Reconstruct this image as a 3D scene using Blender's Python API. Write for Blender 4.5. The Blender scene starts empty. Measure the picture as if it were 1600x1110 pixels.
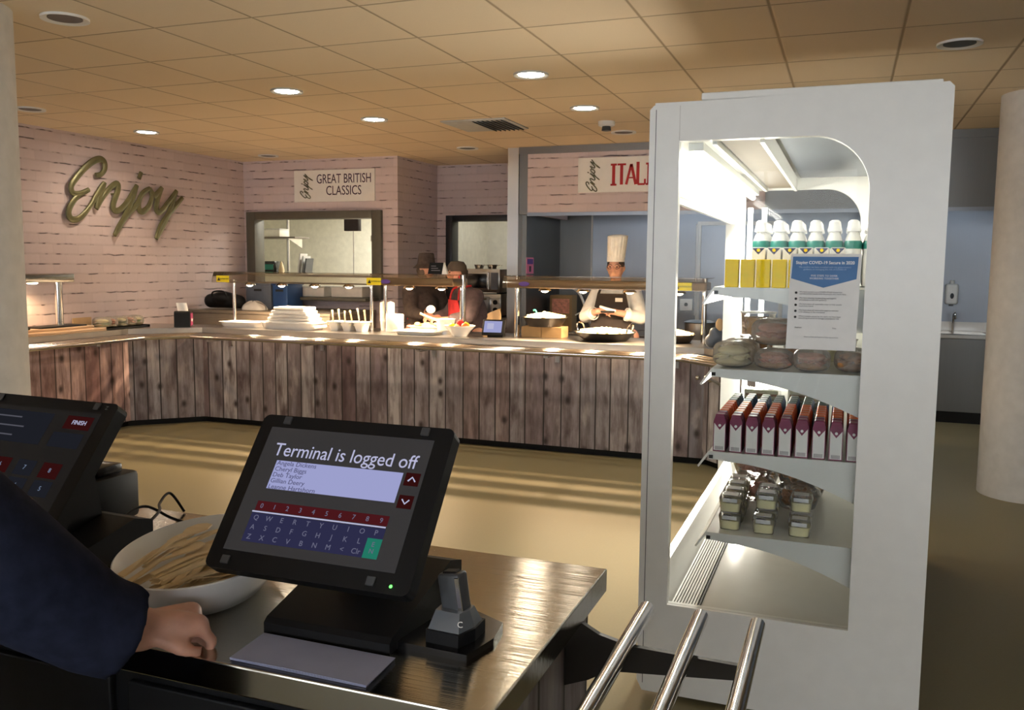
import bpy, bmesh, math, random
from mathutils import Vector, Matrix, Euler

# ------------------------------------------------------------------ camera, world, exposure
SC = bpy.context.scene
COL = SC.collection
PI = math.pi
cam_d = bpy.data.cameras.new('camera'); cam = bpy.data.objects.new('camera', cam_d); COL.objects.link(cam)
RT, DN, FW = ((0.934887, 0.354839, 0.00866), (0.044535, -0.093059, -0.994664), (-0.352139, 0.930285, -0.102802))
cam.matrix_world = Matrix(((RT[0], -DN[0], -FW[0], 0), (RT[1], -DN[1], -FW[1], 0), (RT[2], -DN[2], -FW[2], 1.6), (0, 0, 0, 1)))
cam_d.sensor_width = 36; cam_d.lens = 30.968; cam_d.clip_start = .02
SC.camera = cam
SC.view_settings.view_transform = 'Standard'; SC.view_settings.look = 'None'
SC.view_settings.gamma = 1; SC.view_settings.use_curve_mapping = False
SC.view_settings.exposure = 0.0
W = bpy.data.worlds.new('sky'); SC.world = W; W.use_nodes = True
W.node_tree.nodes['Background'].inputs[0].default_value = (.92, .96, 1, 1)
W.node_tree.nodes['Background'].inputs[1].default_value = 6.5
DOWNLIGHT_W = 32; HEAT_W = 58; KITCHEN_W = 30; LED_W = 20
rnd = random.Random(7)

# ------------------------------------------------------------------ material helpers
class NT:
    def __init__(s, name):
        s.m = bpy.data.materials.new(name); s.m.use_nodes = True
        s.t = s.m.node_tree; s.b = s.t.nodes['Principled BSDF']; s.out = s.t.nodes['Material Output']
    def n(s, typ, inp=None, **kw):
        nd = s.t.nodes.new(typ)
        for k, v in kw.items(): setattr(nd, k, v)
        for k, v in (inp or {}).items(): s.i(nd, k, v)
        return nd
    def i(s, nd, k, v):
        if isinstance(v, bpy.types.NodeSocket): s.t.links.new(v, nd.inputs[k])
        elif isinstance(v, bpy.types.Node): s.t.links.new(v.outputs[0], nd.inputs[k])
        else: nd.inputs[k].default_value = v
    def math(s, op, a, b=0, clamp=False):
        nd = s.n('ShaderNodeMath', operation=op, use_clamp=clamp); s.i(nd, 0, a); s.i(nd, 1, b); return nd.outputs[0]
    def ramp(s, fac, stops, interp='LINEAR'):
        nd = s.n('ShaderNodeValToRGB'); s.i(nd, 0, fac); cr = nd.color_ramp; cr.interpolation = interp
        while len(cr.elements) < len(stops): cr.elements.new(.5)
        for e, (p, c) in zip(cr.elements, stops): e.position = p; e.color = c if len(c) == 4 else (*c, 1)
        return nd.outputs[0]
    def mix(s, fac, a, b, blend='MIX'):
        nd = s.n('ShaderNodeMix', data_type='RGBA', blend_type=blend)
        s.i(nd, 0, fac); s.i(nd, 6, a if not isinstance(a, tuple) else (*a[:3], 1)); s.i(nd, 7, b if not isinstance(b, tuple) else (*b[:3], 1))
        return nd.outputs[2]
    def coord(s, kind='Object', loc=(0, 0, 0), scale=(1, 1, 1)):
        tc = s.n('ShaderNodeTexCoord'); mp = s.n('ShaderNodeMapping')
        s.t.links.new(tc.outputs[kind], mp.inputs[0]); mp.inputs[1].default_value = loc; mp.inputs[3].default_value = scale
        return mp.outputs[0]
    def sep(s, v):
        nd = s.n('ShaderNodeSeparateXYZ'); s.i(nd, 0, v); return nd.outputs
    def noise(s, v, scale, detail=3, rough=.5):
        return s.n('ShaderNodeTexNoise', {'Vector': v, 'Scale': scale, 'Detail': detail, 'Roughness': rough}).outputs[0]
    def set(s, **kw):
        for k, v in kw.items(): s.i(s.b, k.replace('_', ' '), v if not (isinstance(v, tuple) and len(v) == 3) else (*v, 1))
        return s
    def bump(s, h, strength=.3, dist=.01):
        nd = s.n('ShaderNodeBump', {'Height': h, 'Strength': strength, 'Distance': dist}); s.i(s.b, 'Normal', nd.outputs[0])

def mat(name, col, rough=.5, metal=0, var=.06, scale=14, spec=.5, emit=None, es=0, coat=0, sss=0):
    """principled material whose colour wanders slightly with procedural noise"""
    k = NT(name)
    nz = k.noise(k.coord(), scale)
    lo = tuple(c * (1 - var) for c in col); hi = tuple(min(1, c * (1 + var)) for c in col)
    k.set(Base_Color=k.ramp(nz, [(.3, lo), (.7, hi)]), Roughness=rough, Metallic=metal)
    k.i(k.b, 'Specular IOR Level', spec); k.i(k.b, 'Coat Weight', coat)
    if sss: k.i(k.b, 'Subsurface Weight', sss); k.i(k.b, 'Subsurface Radius', (.012, .004, .002))
    if emit: k.i(k.b, 'Emission Color', (*emit, 1)); k.i(k.b, 'Emission Strength', es)
    return k.m

def emission(name, col, s):
    k = NT(name); e = k.n('ShaderNodeEmission', {0: (*col, 1), 1: s}); k.t.links.new(e.outputs[0], k.out.inputs[0]); return k.m

def glass(name, tint=(1, 1, 1), refl=1.0, body=0.0, bodycol=(.8, .8, .8), rough=.02, wrinkle=0):
    """thin see-through sheet: transparent, a fresnel reflection and a little milky body"""
    k = NT(name); k.t.nodes.remove(k.b)
    tr = k.n('ShaderNodeBsdfTransparent', {0: (*tint, 1)})
    gl = k.n('ShaderNodeBsdfGlossy', {'Roughness': rough})
    df = k.n('ShaderNodeBsdfDiffuse', {0: (*bodycol, 1)})
    lw = k.n('ShaderNodeFresnel', {0: 1.45})
    if wrinkle:
        nz = k.noise(k.coord(), wrinkle, 4, .6)
        bp = k.n('ShaderNodeBump', {'Height': nz, 'Strength': .9, 'Distance': .02})
        for nd in (gl, lw): k.t.links.new(bp.outputs[0], nd.inputs['Normal'])
    m1 = k.n('ShaderNodeMixShader'); k.i(m1, 0, k.math('MULTIPLY', lw.outputs[0], refl, True)); k.t.links.new(tr.outputs[0], m1.inputs[1]); k.t.links.new(gl.outputs[0], m1.inputs[2])
    m2 = k.n('ShaderNodeMixShader', {0: body}); k.t.links.new(m1.outputs[0], m2.inputs[1]); k.t.links.new(df.outputs[0], m2.inputs[2])
    k.t.links.new(m2.outputs[0], k.out.inputs[0]); return k.m

def steel(name, col=(.62, .60, .57), rough=.3, axis='X', aniso=.7, lines=260):
    k = NT(name)
    sc = {'X': (3, lines, lines), 'Y': (lines, 3, lines), 'Z': (lines, lines, 3)}[axis]
    nz = k.noise(k.coord(scale=sc), 1, 2)
    big = k.noise(k.coord(), 2.2, 2)
    k.set(Metallic=1, Base_Color=k.mix(k.math('MULTIPLY', nz, .35), col, tuple(c * .7 for c in col)))
    k.i(k.b, 'Roughness', k.math('ADD', k.math('MULTIPLY', big, .12), rough - .06))
    k.bump(nz, .05, .002); k.i(k.b, 'Anisotropic', aniso)
    return k.m

def desk_steel(name, col, rough):
    """satin steel with fine brush lines along x that draw reflections out towards the viewer"""
    k = NT(name); nz = k.noise(k.coord(scale=(1.2, 800, 1.2)), 1, 1, .4)
    k.set(Metallic=1, Base_Color=k.mix(k.math('MULTIPLY', nz, .4), col, tuple(c * .75 for c in col)))
    k.i(k.b, 'Roughness', rough); k.bump(nz, .26, .0009); return k.m

def brick_mat(name, horiz):
    k = NT(name); s = k.sep(k.coord()); u = s['XYZ'.index(horiz)]; z = s[2]
    cv = k.n('ShaderNodeCombineXYZ'); k.i(cv, 0, u); k.i(cv, 1, z)
    uv = cv.outputs[0]
    wob = k.math('MULTIPLY', k.math('SUBTRACT', k.noise(uv, 7, 2), .5), .022)
    zz = k.math('DIVIDE', k.math('ADD', z, wob), .092)
    row = k.math('FLOOR', zz); fr = k.math('SUBTRACT', zz, row)
    dist = k.math('MINIMUM', fr, k.math('SUBTRACT', 1, fr))
    gr = k.n('ShaderNodeCombineXYZ'); k.i(gr, 0, k.math('MULTIPLY', u, 4.2)); k.i(gr, 1, k.math('ROUND', zz)); k.i(gr, 2, 3.3)
    gate = k.ramp(k.noise(gr.outputs[0], 1.7, 2, .6), [(.50, (0, 0, 0)), (.62, (1, 1, 1))])
    line = k.ramp(dist, [(.035, (1, 1, 1)), (.075, (0, 0, 0))])
    soft = k.ramp(dist, [(.03, (1, 1, 1)), (.16, (0, 0, 0))])
    dark = k.math('MULTIPLY', line, gate)
    off = k.math('MULTIPLY', k.math('MODULO', row, 2), .5)
    uu = k.math('ADD', k.math('DIVIDE', k.math('ADD', u, k.math('MULTIPLY', wob, 2)), .29), off)
    uf = k.math('FRACT', uu); ud = k.math('MINIMUM', uf, k.math('SUBTRACT', 1, uf))
    vert = k.ramp(ud, [(.01, (1, 1, 1)), (.035, (0, 0, 0))])
    cell = k.n('ShaderNodeCombineXYZ'); k.i(cell, 0, k.math('FLOOR', uu)); k.i(cell, 1, row)
    wn = k.n('ShaderNodeTexWhiteNoise', {'Vector': cell.outputs[0]}).outputs[0]
    base = k.mix(wn, (.60, .50, .515), (.68, .57, .58))
    base = k.mix(k.math('MULTIPLY', k.noise(uv, 26, 4), .35), base, (.52, .42, .43))
    base = k.mix(k.math('MULTIPLY', soft, .3), base, (.42, .33, .33))
    base = k.mix(k.math('MULTIPLY', vert, .10), base, (.36, .28, .29))
    base = k.mix(k.math('MULTIPLY', dark, .9), base, (.07, .05, .055))
    k.set(Base_Color=base, Roughness=.75); k.bump(k.math('SUBTRACT', 1, soft), .25, .004)
    return k.m

def plank_mat(name, seed, red=0):
    """weathered printed boards; local X runs along the panel, local Z up"""
    k = NT(name); s = k.sep(k.coord(loc=(seed, 0, 0))); u, z = s[0], s[2]
    W_ = k.math('MULTIPLY', u, 6.6); W2 = k.math('MULTIPLY', u, 6.6)
    v1 = k.n('ShaderNodeTexVoronoi', {'W': W_, 'Scale': 1, 'Randomness': .6}, voronoi_dimensions='1D')
    v2 = k.n('ShaderNodeTexVoronoi', {'W': W_, 'Scale': 1, 'Randomness': .55}, voronoi_dimensions='1D', feature='DISTANCE_TO_EDGE')
    rc = k.sep(v1.outputs['Color'])
    g = k.n('ShaderNodeCombineXYZ'); k.i(g, 0, k.math('MULTIPLY', u, 17)); k.i(g, 1, k.math('MULTIPLY', rc[0], 40)); k.i(g, 2, k.math('MULTIPLY', z, 1.6))
    grain = k.noise(g.outputs[0], 1.3, 6, .68)
    g2 = k.n('ShaderNodeCombineXYZ'); k.i(g2, 0, k.math('MULTIPLY', u, 9)); k.i(g2, 1, k.math('MULTIPLY', rc[1], 40)); k.i(g2, 2, k.math('MULTIPLY', z, 3.2))
    blot = k.noise(g2.outputs[0], 1.0, 4, .55)
    tone = k.ramp(rc[0], [(0, (.19, .16, .17)), (.2, (.44, .41, .42)), (.36, (.20, .135, .14)), (.5, (.34, .31, .325)), (.62, (.25, .165, .16)), (.78, (.60, .56, .55)), (.9, (.22, .20, .22)), (1, (.38, .33, .33))])
    c = k.mix(k.ramp(grain, [(.36, (.8, .8, .8)), (.6, (0, 0, 0))]), tone, (.13, .095, .09))
    c = k.mix(k.ramp(blot, [(.5, (0, 0, 0)), (.70, (.85, .85, .85))]), c, (.085, .05, .05))
    c = k.mix(k.ramp(blot, [(.22, (.7, .7, .7)), (.42, (0, 0, 0))]), c, (.55, .485, .45))
    kn = k.n('ShaderNodeCombineXYZ'); k.i(kn, 0, W2); k.i(kn, 1, k.math('MULTIPLY', z, 4.5))
    vk = k.n('ShaderNodeTexVoronoi', {'Vector': kn.outputs[0], 'Scale': .8, 'Randomness': 1}, voronoi_dimensions='2D')
    vg = k.math('GREATER_THAN', k.sep(vk.outputs['Color'])[0], .62)
    c = k.mix(k.math('MULTIPLY', vg, k.ramp(vk.outputs['Distance'], [(.05, (.95, .95, .95)), (.19, (0, 0, 0))])), c, (.035, .022, .02))
    c = k.mix(k.ramp(v2.outputs['Distance'], [(.02, (1, 1, 1)), (.055, (0, 0, 0))]), c, (.02, .015, .015))
    if red: c = k.mix(red, c, (1.12, .88, .86), 'MULTIPLY')
    k.set(Base_Color=c, Roughness=.5); k.bump(v2.outputs['Distance'], .1, .01)
    return k.m

def ceil_mat():
    k = NT('ceiling tiles'); s = k.sep(k.coord())
    def grid(a, o, p):
        f = k.math('FRACT', k.math('DIVIDE', k.math('SUBTRACT', a, o), p)); return k.math('MULTIPLY', k.math('MINIMUM', f, k.math('SUBTRACT', 1, f)), p)
    d = k.math('MINIMUM', grid(s[0], -2.773, .596), grid(s[1], 3.697, .606))
    cell = k.n('ShaderNodeCombineXYZ'); k.i(cell, 0, k.math('FLOOR', k.math('DIVIDE', k.math('SUBTRACT', s[0], -2.773), .596))); k.i(cell, 1, k.math('FLOOR', k.math('DIVIDE', k.math('SUBTRACT', s[1], 3.697), .606)))
    wn = k.n('ShaderNodeTexWhiteNoise', {'Vector': cell.outputs[0]}).outputs[0]
    base = k.mix(wn, (.83, .67, .47), (.88, .72, .51))
    base = k.mix(k.math('MULTIPLY', k.noise(k.coord(), 150, 3), .18), base, (.5, .42, .3))
    base = k.mix(k.ramp(d, [(.004, (1, 1, 1)), (.009, (0, 0, 0))]), base, (.42, .31, .19))
    k.set(Base_Color=base, Roughness=.9); k.bump(k.ramp(d, [(.003, (0, 0, 0)), (.012, (1, 1, 1))]), .4, .01)
    return k.m

def floor_mat():
    k = NT('floor vinyl'); c = k.coord()
    base = k.mix(k.noise(c, 90, 4), (.235, .205, .118), (.28, .243, .145))
    base = k.mix(k.math('MULTIPLY', k.noise(c, 1.4, 3), .35), base, (.215, .195, .10))
    k.set(Base_Color=base, Roughness=.42); k.i(k.b, 'Specular IOR Level', .32); return k.m

def wood_mat(name, a, b, scale=(6, 60, 60)):
    k = NT(name); n_ = k.noise(k.coord(scale=scale), 1, 4); k.set(Base_Color=k.mix(n_, a, b), Roughness=.55); return k.m

M = {}
M['brickX'] = brick_mat('white brick wallpaper along x', 'X'); M['brickY'] = brick_mat('white brick wallpaper along y', 'Y')
M['plank'] = plank_mat('weathered boards', 1.7); M['plank2'] = plank_mat('weathered boards second', 11.3); M['plank3'] = plank_mat('weathered boards third', 23.9); M['plankred'] = plank_mat('reddish weathered boards', 41.2, 1.0)
M['ceil'] = ceil_mat(); M['floor'] = floor_mat()
M['steel'] = steel('brushed steel', col=(.50, .48, .45)); M['steelY'] = steel('brushed steel lengthwise', axis='Y', rough=.2, aniso=.85, col=(.40, .385, .36))
M['desktop'] = desk_steel('satin desk steel', (.44, .415, .36), .11)
M['steelZ'] = steel('brushed steel upright', axis='Z', rough=.33)
M['housing'] = steel('brown tinted steel', col=(.40, .31, .21), rough=.35)
M['wallsteel'] = steel('steel wall sheet', col=(.30, .325, .37), axis='Z', rough=.38, aniso=.5)
M['darksteel'] = steel('dark steel sheet', col=(.22, .22, .22), axis='Z', rough=.42, aniso=.4)
M['warmlight'] = steel('steel trim tinted by warm light', col=(.72, .52, .36), axis='Y', rough=.3)  # plain steel with the warm lamp light put into its colour
M['chrome'] = mat('polished tube', (.72, .70, .68), .14, 1)
M['plaster'] = mat('painted plaster', (.58, .575, .55), .7)
M['column'] = mat('column paint', (.60, .575, .545), .6)
M['kitwall'] = mat('pale kitchen wall', (.82, .80, .71), .6)
M['bronze'] = mat('dark bronze frame', (.085, .08, .062), .45)
M['blackframe'] = mat('black frame', (.012, .014, .02), .4)
M['fridge'] = mat('white powder coat', (.81, .80, .765), .28, var=.02)
M['fridgein'] = mat('white enamel', (.82, .81, .77), .16, var=.02)
M['shelf'] = mat('shelf enamel', (.72, .73, .70), .3, var=.02)
M['black'] = mat('black plastic', (.006, .006, .007), .5, spec=.25)
M['blackgloss'] = mat('black gloss plastic', (.008, .008, .01), .2)
M['screen'] = mat('dark screen glass', (.012, .012, .014), .25, emit=(.10, .10, .11), es=.22)
M['screendim'] = mat('unlit screen glass', (.008, .008, .009), .3, spec=.2, emit=(.10, .10, .11), es=.06)
M['grey'] = mat('grey plastic', (.055, .058, .064), .4)
M['silver'] = mat('silver plastic', (.17, .185, .21), .3, .5)
M['white'] = mat('white ceramic', (.82, .82, .82), .18, var=.02, coat=.4)
M['whiteplastic'] = mat('white plastic', (.80, .79, .76), .35, var=.03)
M['paper'] = mat('white paper', (.82, .81, .79), .8, var=.03)
M['bluepaper'] = mat('blue grey paper', (.33, .35, .50), .8, var=.04)
M['navy'] = mat('navy cloth', (.017, .021, .042), .95, spec=.15, var=.25, scale=40)
M['skin'] = mat('skin', (.62, .33, .24), .5, var=.12, scale=30, sss=.12)
M['skin2'] = mat('deeper skin', (.46, .23, .16), .5, var=.12, scale=30, sss=.1)
M['chefwhite'] = mat('chef cotton', (.86, .84, .80), .9, var=.08, scale=20)
M['apron'] = mat('dark brown apron cloth', (.03, .022, .02), .9, var=.2)
M['tunic'] = mat('dark brown tunic cloth', (.05, .036, .032), .9, var=.3, scale=25)
M['plum'] = mat('plum grey cloth', (.085, .06, .066), .9, var=.2, scale=25)
M['red'] = mat('red cloth', (.50, .025, .03), .85, var=.2)
M['hair'] = mat('brown hair', (.05, .03, .02), .6)
M['capcloth'] = mat('grey brown cap cloth', (.07, .055, .045), .9)
M['cardboard'] = mat('brown cardboard', (.30, .19, .085), .8)
M['kraft'] = mat('kraft paper', (.52, .36, .2), .8)
M['iron'] = mat('seasoned iron pan', (.035, .03, .026), .4, .6)
M['rice'] = mat('yellow rice', (.85, .70, .42), .8, var=.3, scale=120)
M['yellow'] = mat('yellow print', (1, .68, .0), .6, spec=.15, var=.04)
M['labelyellow'] = mat('warning yellow', (.95, .78, .02), .5, var=.03)
M['darkink'] = mat('black ink', (.015, .015, .015), .6)
M['blueink'] = mat('navy ink', (.03, .04, .13), .5)
M['purpleink'] = mat('purple print', (.20, .02, .075), .4)
M['orange'] = mat('orange print', (.88, .16, .02), .4)
M['bluecap'] = mat('blue print', (.08, .17, .34), .4)
M['greencap'] = mat('grey green print', (.12, .19, .16), .4)
M['teal'] = mat('teal label', (.02, .20, .16), .4)
M['signwhite'] = mat('sign board', (.86, .84, .80), .6, var=.02)
M['gold'] = mat('olive gold leaf', (.155, .15, .075), .38, .4, var=.15)
M['olive'] = mat('olive ink', (.10, .10, .055), .6)
M['signred'] = mat('red lettering', (.42, .015, .02), .6)
M['plumink'] = mat('plum ink', (.05, .022, .05), .6)
M['banner'] = mat('blue banner print', (.07, .19, .42), .6)
M['whiteink'] = mat('white print', (.9, .9, .9), .6)
M['paleink'] = mat('pale blue print', (.42, .55, .75), .6)
M['greyink'] = mat('grey print', (.22, .21, .23), .6)
M['woodspoon'] = wood_mat('birch wood', (.86, .69, .43), (.72, .53, .30))
M['glass'] = glass('clear glass'); M['fridgeglass'] = glass('side glass', (.97, .98, .98), .18)
M['gantryglass'] = glass('gantry glass', (.90, .86, .80), 1.0, .05, (.5, .42, .32))
M['gantrylip'] = glass('gantry valance glass', (.86, .80, .72), 1.2, .10, (.42, .34, .24), .12)
M['bag'] = glass('cellophane', (.97, .96, .94), 1.4, .24, (.95, .88, .80), .12, 30)
M['tub'] = glass('clear tub plastic', (.97, .97, .97), 1.3, .10, (.85, .85, .85), .08, 12)
M['bread'] = mat('bread crust', (.62, .38, .18), .7, var=.25)
M['ham'] = mat('pink ham filling', (.62, .26, .18), .6, var=.3, scale=40)
M['cream'] = mat('cream dessert', (.85, .78, .45), .5, var=.12)
M['berry'] = mat('dark berries', (.05, .02, .035), .4)
M['salad'] = mat('mixed salad', (.45, .20, .07), .6, var=.6, scale=40)
M['green'] = mat('green leaf', (.12, .22, .05), .6, var=.4)
M['bluebox'] = mat('blue plastic crate', (.02, .07, .22), .45)
M['bluegrey'] = mat('blue grey plastic', (.11, .13, .17), .5)
M['pink'] = mat('pink card', (.75, .22, .38), .7)
M['purple'] = mat('purple card', (.12, .06, .30), .7)
M['honey'] = mat('brown honeycomb', (.15, .115, .07), .6)
M['taupe'] = mat('taupe laminate', (.17, .14, .11), .5)
M['tan'] = mat('tan board', (.62, .45, .20), .6)
M['lampon'] = emission('lamp face', (1, .93, .80), 40)
M['heaton'] = emission('heat bulb', (1, .82, .55), 30)
M['led'] = emission('led tube', (1, .97, .88), 22)
M['kitlamp'] = emission('kitchen light panel', (1, .98, .92), 1.8)
M['ledgreen'] = emission('green led', (.1, 1, .1), 4)
M['s_text'] = emission('screen white', (.66, .66, .92), .7)
M['s_list'] = emission('screen lilac panel', (.44, .46, .80), .75)
M['s_blue'] = emission('screen indigo keys', (.05, .05, .13), .5)
M['s_red'] = emission('screen maroon keys', (.11, .014, .018), .6)
M['s_green'] = emission('screen green key', (.02, .22, .15), .8)
M['s_grey'] = emission('screen grey', (.16, .16, .20), .5)
M['s_dimtext'] = emission('screen dim letters', (.22, .22, .34), .6)
M['s_dark'] = emission('screen dark letters', (.13, .13, .26), .7)
M['s_dimred'] = emission('dim screen maroon', (.06, .009, .009), .5)
M['s_dimblue'] = emission('dim screen slate', (.024, .026, .036), .5)
M['s_cyan'] = emission('screen sky blue', (.25, .33, .5), .6)

# ------------------------------------------------------------------ mesh helpers
def V(*a): return Vector(a)
class MB:
    """collects shapes into one mesh"""
    def __init__(s): s.bm = bmesh.new()
    def _add(s, b):
        me = bpy.data.meshes.new('t'); b.to_mesh(me); b.free(); s.bm.from_mesh(me); bpy.data.meshes.remove(me); return s
    def box(s, x0, x1, y0, y1, z0, z1, bev=0, seg=2, rot=None):
        b = bmesh.new(); bmesh.ops.create_cube(b, size=1)
        c = V((x0 + x1) / 2, (y0 + y1) / 2, (z0 + z1) / 2)
        bmesh.ops.scale(b, vec=(abs(x1 - x0), abs(y1 - y0), abs(z1 - z0)), verts=b.verts)
        if bev: bmesh.ops.bevel(b, geom=b.edges[:] , offset=bev, segments=seg, affect='EDGES', profile=.5)
        if rot: bmesh.ops.rotate(b, cent=(0, 0, 0), matrix=Euler(rot).to_matrix(), verts=b.verts)
        bmesh.ops.translate(b, vec=c, verts=b.verts); return s._add(b)
    def cone(s, p0, p1, r0, r1=None, seg=20, cap=True):
        p0, p1 = V(*p0), V(*p1); r1 = r0 if r1 is None else r1; d = p1 - p0
        b = bmesh.new(); bmesh.ops.create_cone(b, cap_ends=cap, segments=seg, radius1=r0, radius2=r1, depth=d.length)
        q = V(0, 0, 1).rotation_difference(d.normalized()).to_matrix()
        bmesh.ops.rotate(b, cent=(0, 0, 0), matrix=q, verts=b.verts); bmesh.ops.translate(b, vec=(p0 + p1) / 2, verts=b.verts); return s._add(b)
    def ell(s, c, r, rot=None, seg=20):
        b = bmesh.new(); bmesh.ops.create_uvsphere(b, u_segments=seg, v_segments=max(8, seg * 2 // 3), radius=1)
        r = (r, r, r) if not hasattr(r, '__len__') else r
        bmesh.ops.scale(b, vec=r, verts=b.verts)
        if rot: bmesh.ops.rotate(b, cent=(0, 0, 0), matrix=Euler(rot).to_matrix(), verts=b.verts)
        bmesh.ops.translate(b, vec=c, verts=b.verts); return s._add(b)
    def caps(s, pts, seg=18):
        """chain of rounded tapered segments; pts = [(x,y,z,r), ...]"""
        for a, c in zip(pts, pts[1:]): s.cone(a[:3], c[:3], a[3], c[3], seg)
        for a in pts: s.ell(a[:3], a[3], seg=seg)
        return s
    def tube(s, pts, r, seg=10, smooth=0, closed=False, flat=None):
        P = [V(*p) for p in pts]
        if smooth: P = catmull(P, smooth, closed)
        n = len(P); rings = []; b = bmesh.new(); up = None
        for i, p in enumerate(P):
            t = (P[(i + 1) % n] - P[i - 1]) if closed else (P[min(i + 1, n - 1)] - P[max(i - 1, 0)])
            t.normalize()
            if flat is not None: a = V(*flat); c = t.cross(a)
            else:
                if up is None: up = t.orthogonal()
                a = (up - t * up.dot(t)); a = a if a.length > 1e-6 else t.orthogonal(); a.normalize(); up = a; c = t.cross(a)
            rr = r(i / (n - 1)) if callable(r) else r
            ra, rc = rr if hasattr(rr, '__len__') else (rr, rr)
            rings.append([b.verts.new(p + a * math.cos(k * 2 * PI / seg) * ra + c * math.sin(k * 2 * PI / seg) * rc) for k in range(seg)])
        for i in range(n if closed else n - 1):
            A, B = rings[i], rings[(i + 1) % n]
            for k in range(seg): b.faces.new((A[k], A[(k + 1) % seg], B[(k + 1) % seg], B[k]))
        if not closed: b.faces.new(rings[0][::-1]); b.faces.new(rings[-1])
        return s._add(b)
    def lathe(s, prof, c=(0, 0, 0), seg=28, sx=1, sy=1, rot=0):
        """profile [(r,z)...] turned about the upright axis through c; sx, sy make it oval"""
        b = bmesh.new(); rings = []
        for r, z in prof:
            if r < 1e-5: rings.append([b.verts.new((c[0], c[1], c[2] + z))])
            else:
                ring = []
                for k in range(seg):
                    a = k * 2 * PI / seg; x, y = r * sx * math.cos(a), r * sy * math.sin(a)
                    ring.append(b.verts.new((c[0] + x * math.cos(rot) - y * math.sin(rot), c[1] + x * math.sin(rot) + y * math.cos(rot), c[2] + z)))
                rings.append(ring)
        for A, B in zip(rings, rings[1:]):
            for k in range(seg):
                k2 = (k + 1) % seg
                if len(A) == 1 and len(B) == 1: continue
                if len(A) == 1: b.faces.new((A[0], B[k2], B[k]))
                elif len(B) == 1: b.faces.new((A[k], A[k2], B[0]))
                else: b.faces.new((A[k], A[k2], B[k2], B[k]))
        return s._add(b)
    def prism(s, poly, d, axis='z', at=0, holes=()):
        """2-D outline extruded; axis = the extrusion axis; poly in the other two axes in order"""
        def p3(u, v, w): return {'z': (u, v, w), 'y': (u, w, v), 'x': (w, u, v)}[axis]
        b = bmesh.new(); es = []
        for loop in [poly, *holes]:
            vs = [b.verts.new(p3(u, v, at)) for u, v in loop]
            es += [b.edges.new((vs[i], vs[(i + 1) % len(vs)])) for i in range(len(vs))]
        bmesh.ops.triangle_fill(b, use_beauty=True, use_dissolve=True, edges=es)
        ex = bmesh.ops.extrude_face_region(b, geom=b.faces[:])
        bmesh.ops.translate(b, vec=V(*p3(0, 0, d)), verts=[g for g in ex['geom'] if isinstance(g, bmesh.types.BMVert)])
        bmesh.ops.recalc_face_normals(b, faces=b.faces[:]); return s._add(b)
    def quad(s, *pts):
        b = bmesh.new(); b.faces.new([b.verts.new(p) for p in pts]); return s._add(b)
    def grid(s, f, nu, nv):
        b = bmesh.new(); g = [[b.verts.new(f(i / nu, j / nv)) for j in range(nv + 1)] for i in range(nu + 1)]
        for i in range(nu):
            for j in range(nv): b.faces.new((g[i][j], g[i + 1][j], g[i + 1][j + 1], g[i][j + 1]))
        return s._add(b)
    def mat4(s, m): bmesh.ops.transform(s.bm, matrix=m, verts=s.bm.verts); return s
    def build(s, name, m, parent=None, smooth=35, world=False, remesh=0, soft=0, solid=0):
        """world=True: the shapes are in world coordinates and the parent is unrotated"""
        bmesh.ops.recalc_face_normals(s.bm, faces=s.bm.faces[:])
        if world and parent is not None:
            o_ = V(0, 0, 0); p = parent
            while p is not None: o_ += p.location; p = p.parent
            bmesh.ops.translate(s.bm, vec=-o_, verts=s.bm.verts)
        me = bpy.data.meshes.new(name); s.bm.to_mesh(me); s.bm.free()
        me.materials.append(M[m] if isinstance(m, str) else m)
        o = bpy.data.objects.new(name, me); COL.objects.link(o)
        if remesh or solid:
            if remesh:
                r = o.modifiers.new('r', 'REMESH'); r.mode = 'VOXEL'; r.voxel_size = remesh; r.use_smooth_shade = True
                if soft: q = o.modifiers.new('s', 'SMOOTH'); q.iterations = soft; q.factor = .5
            if solid: q = o.modifiers.new('t', 'SOLIDIFY'); q.thickness = solid; q.offset = 0
            bpy.context.view_layer.update(); dg = bpy.context.evaluated_depsgraph_get()
            me2 = bpy.data.meshes.new_from_object(o.evaluated_get(dg)); o.modifiers.clear(); o.data = me2; bpy.data.meshes.remove(me); me = me2
            me.name = name
            if not me.materials: me.materials.append(M[m] if isinstance(m, str) else m)
        if smooth:
            for p in me.polygons: p.use_smooth = True
            try: me.set_sharp_from_angle(angle=math.radians(180 if remesh else smooth))
            except Exception: pass
        if parent is not None: o.parent = parent
        return o

def catmull(P, k, closed=False):
    out = []; n = len(P)
    for i in range(n if closed else n - 1):
        p0 = P[i - 1] if (i > 0 or closed) else P[0]; p1 = P[i]; p2 = P[(i + 1) % n]; p3 = P[(i + 2) % n] if closed else P[min(i + 2, n - 1)]
        for j in range(k):
            t = j / k
            out.append(.5 * ((2 * p1) + (p2 - p0) * t + (2 * p0 - 5 * p1 + 4 * p2 - p3) * t * t + (3 * p1 - p0 - 3 * p2 + p3) * t ** 3))
    if not closed: out.append(P[-1].copy())
    return out

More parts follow.
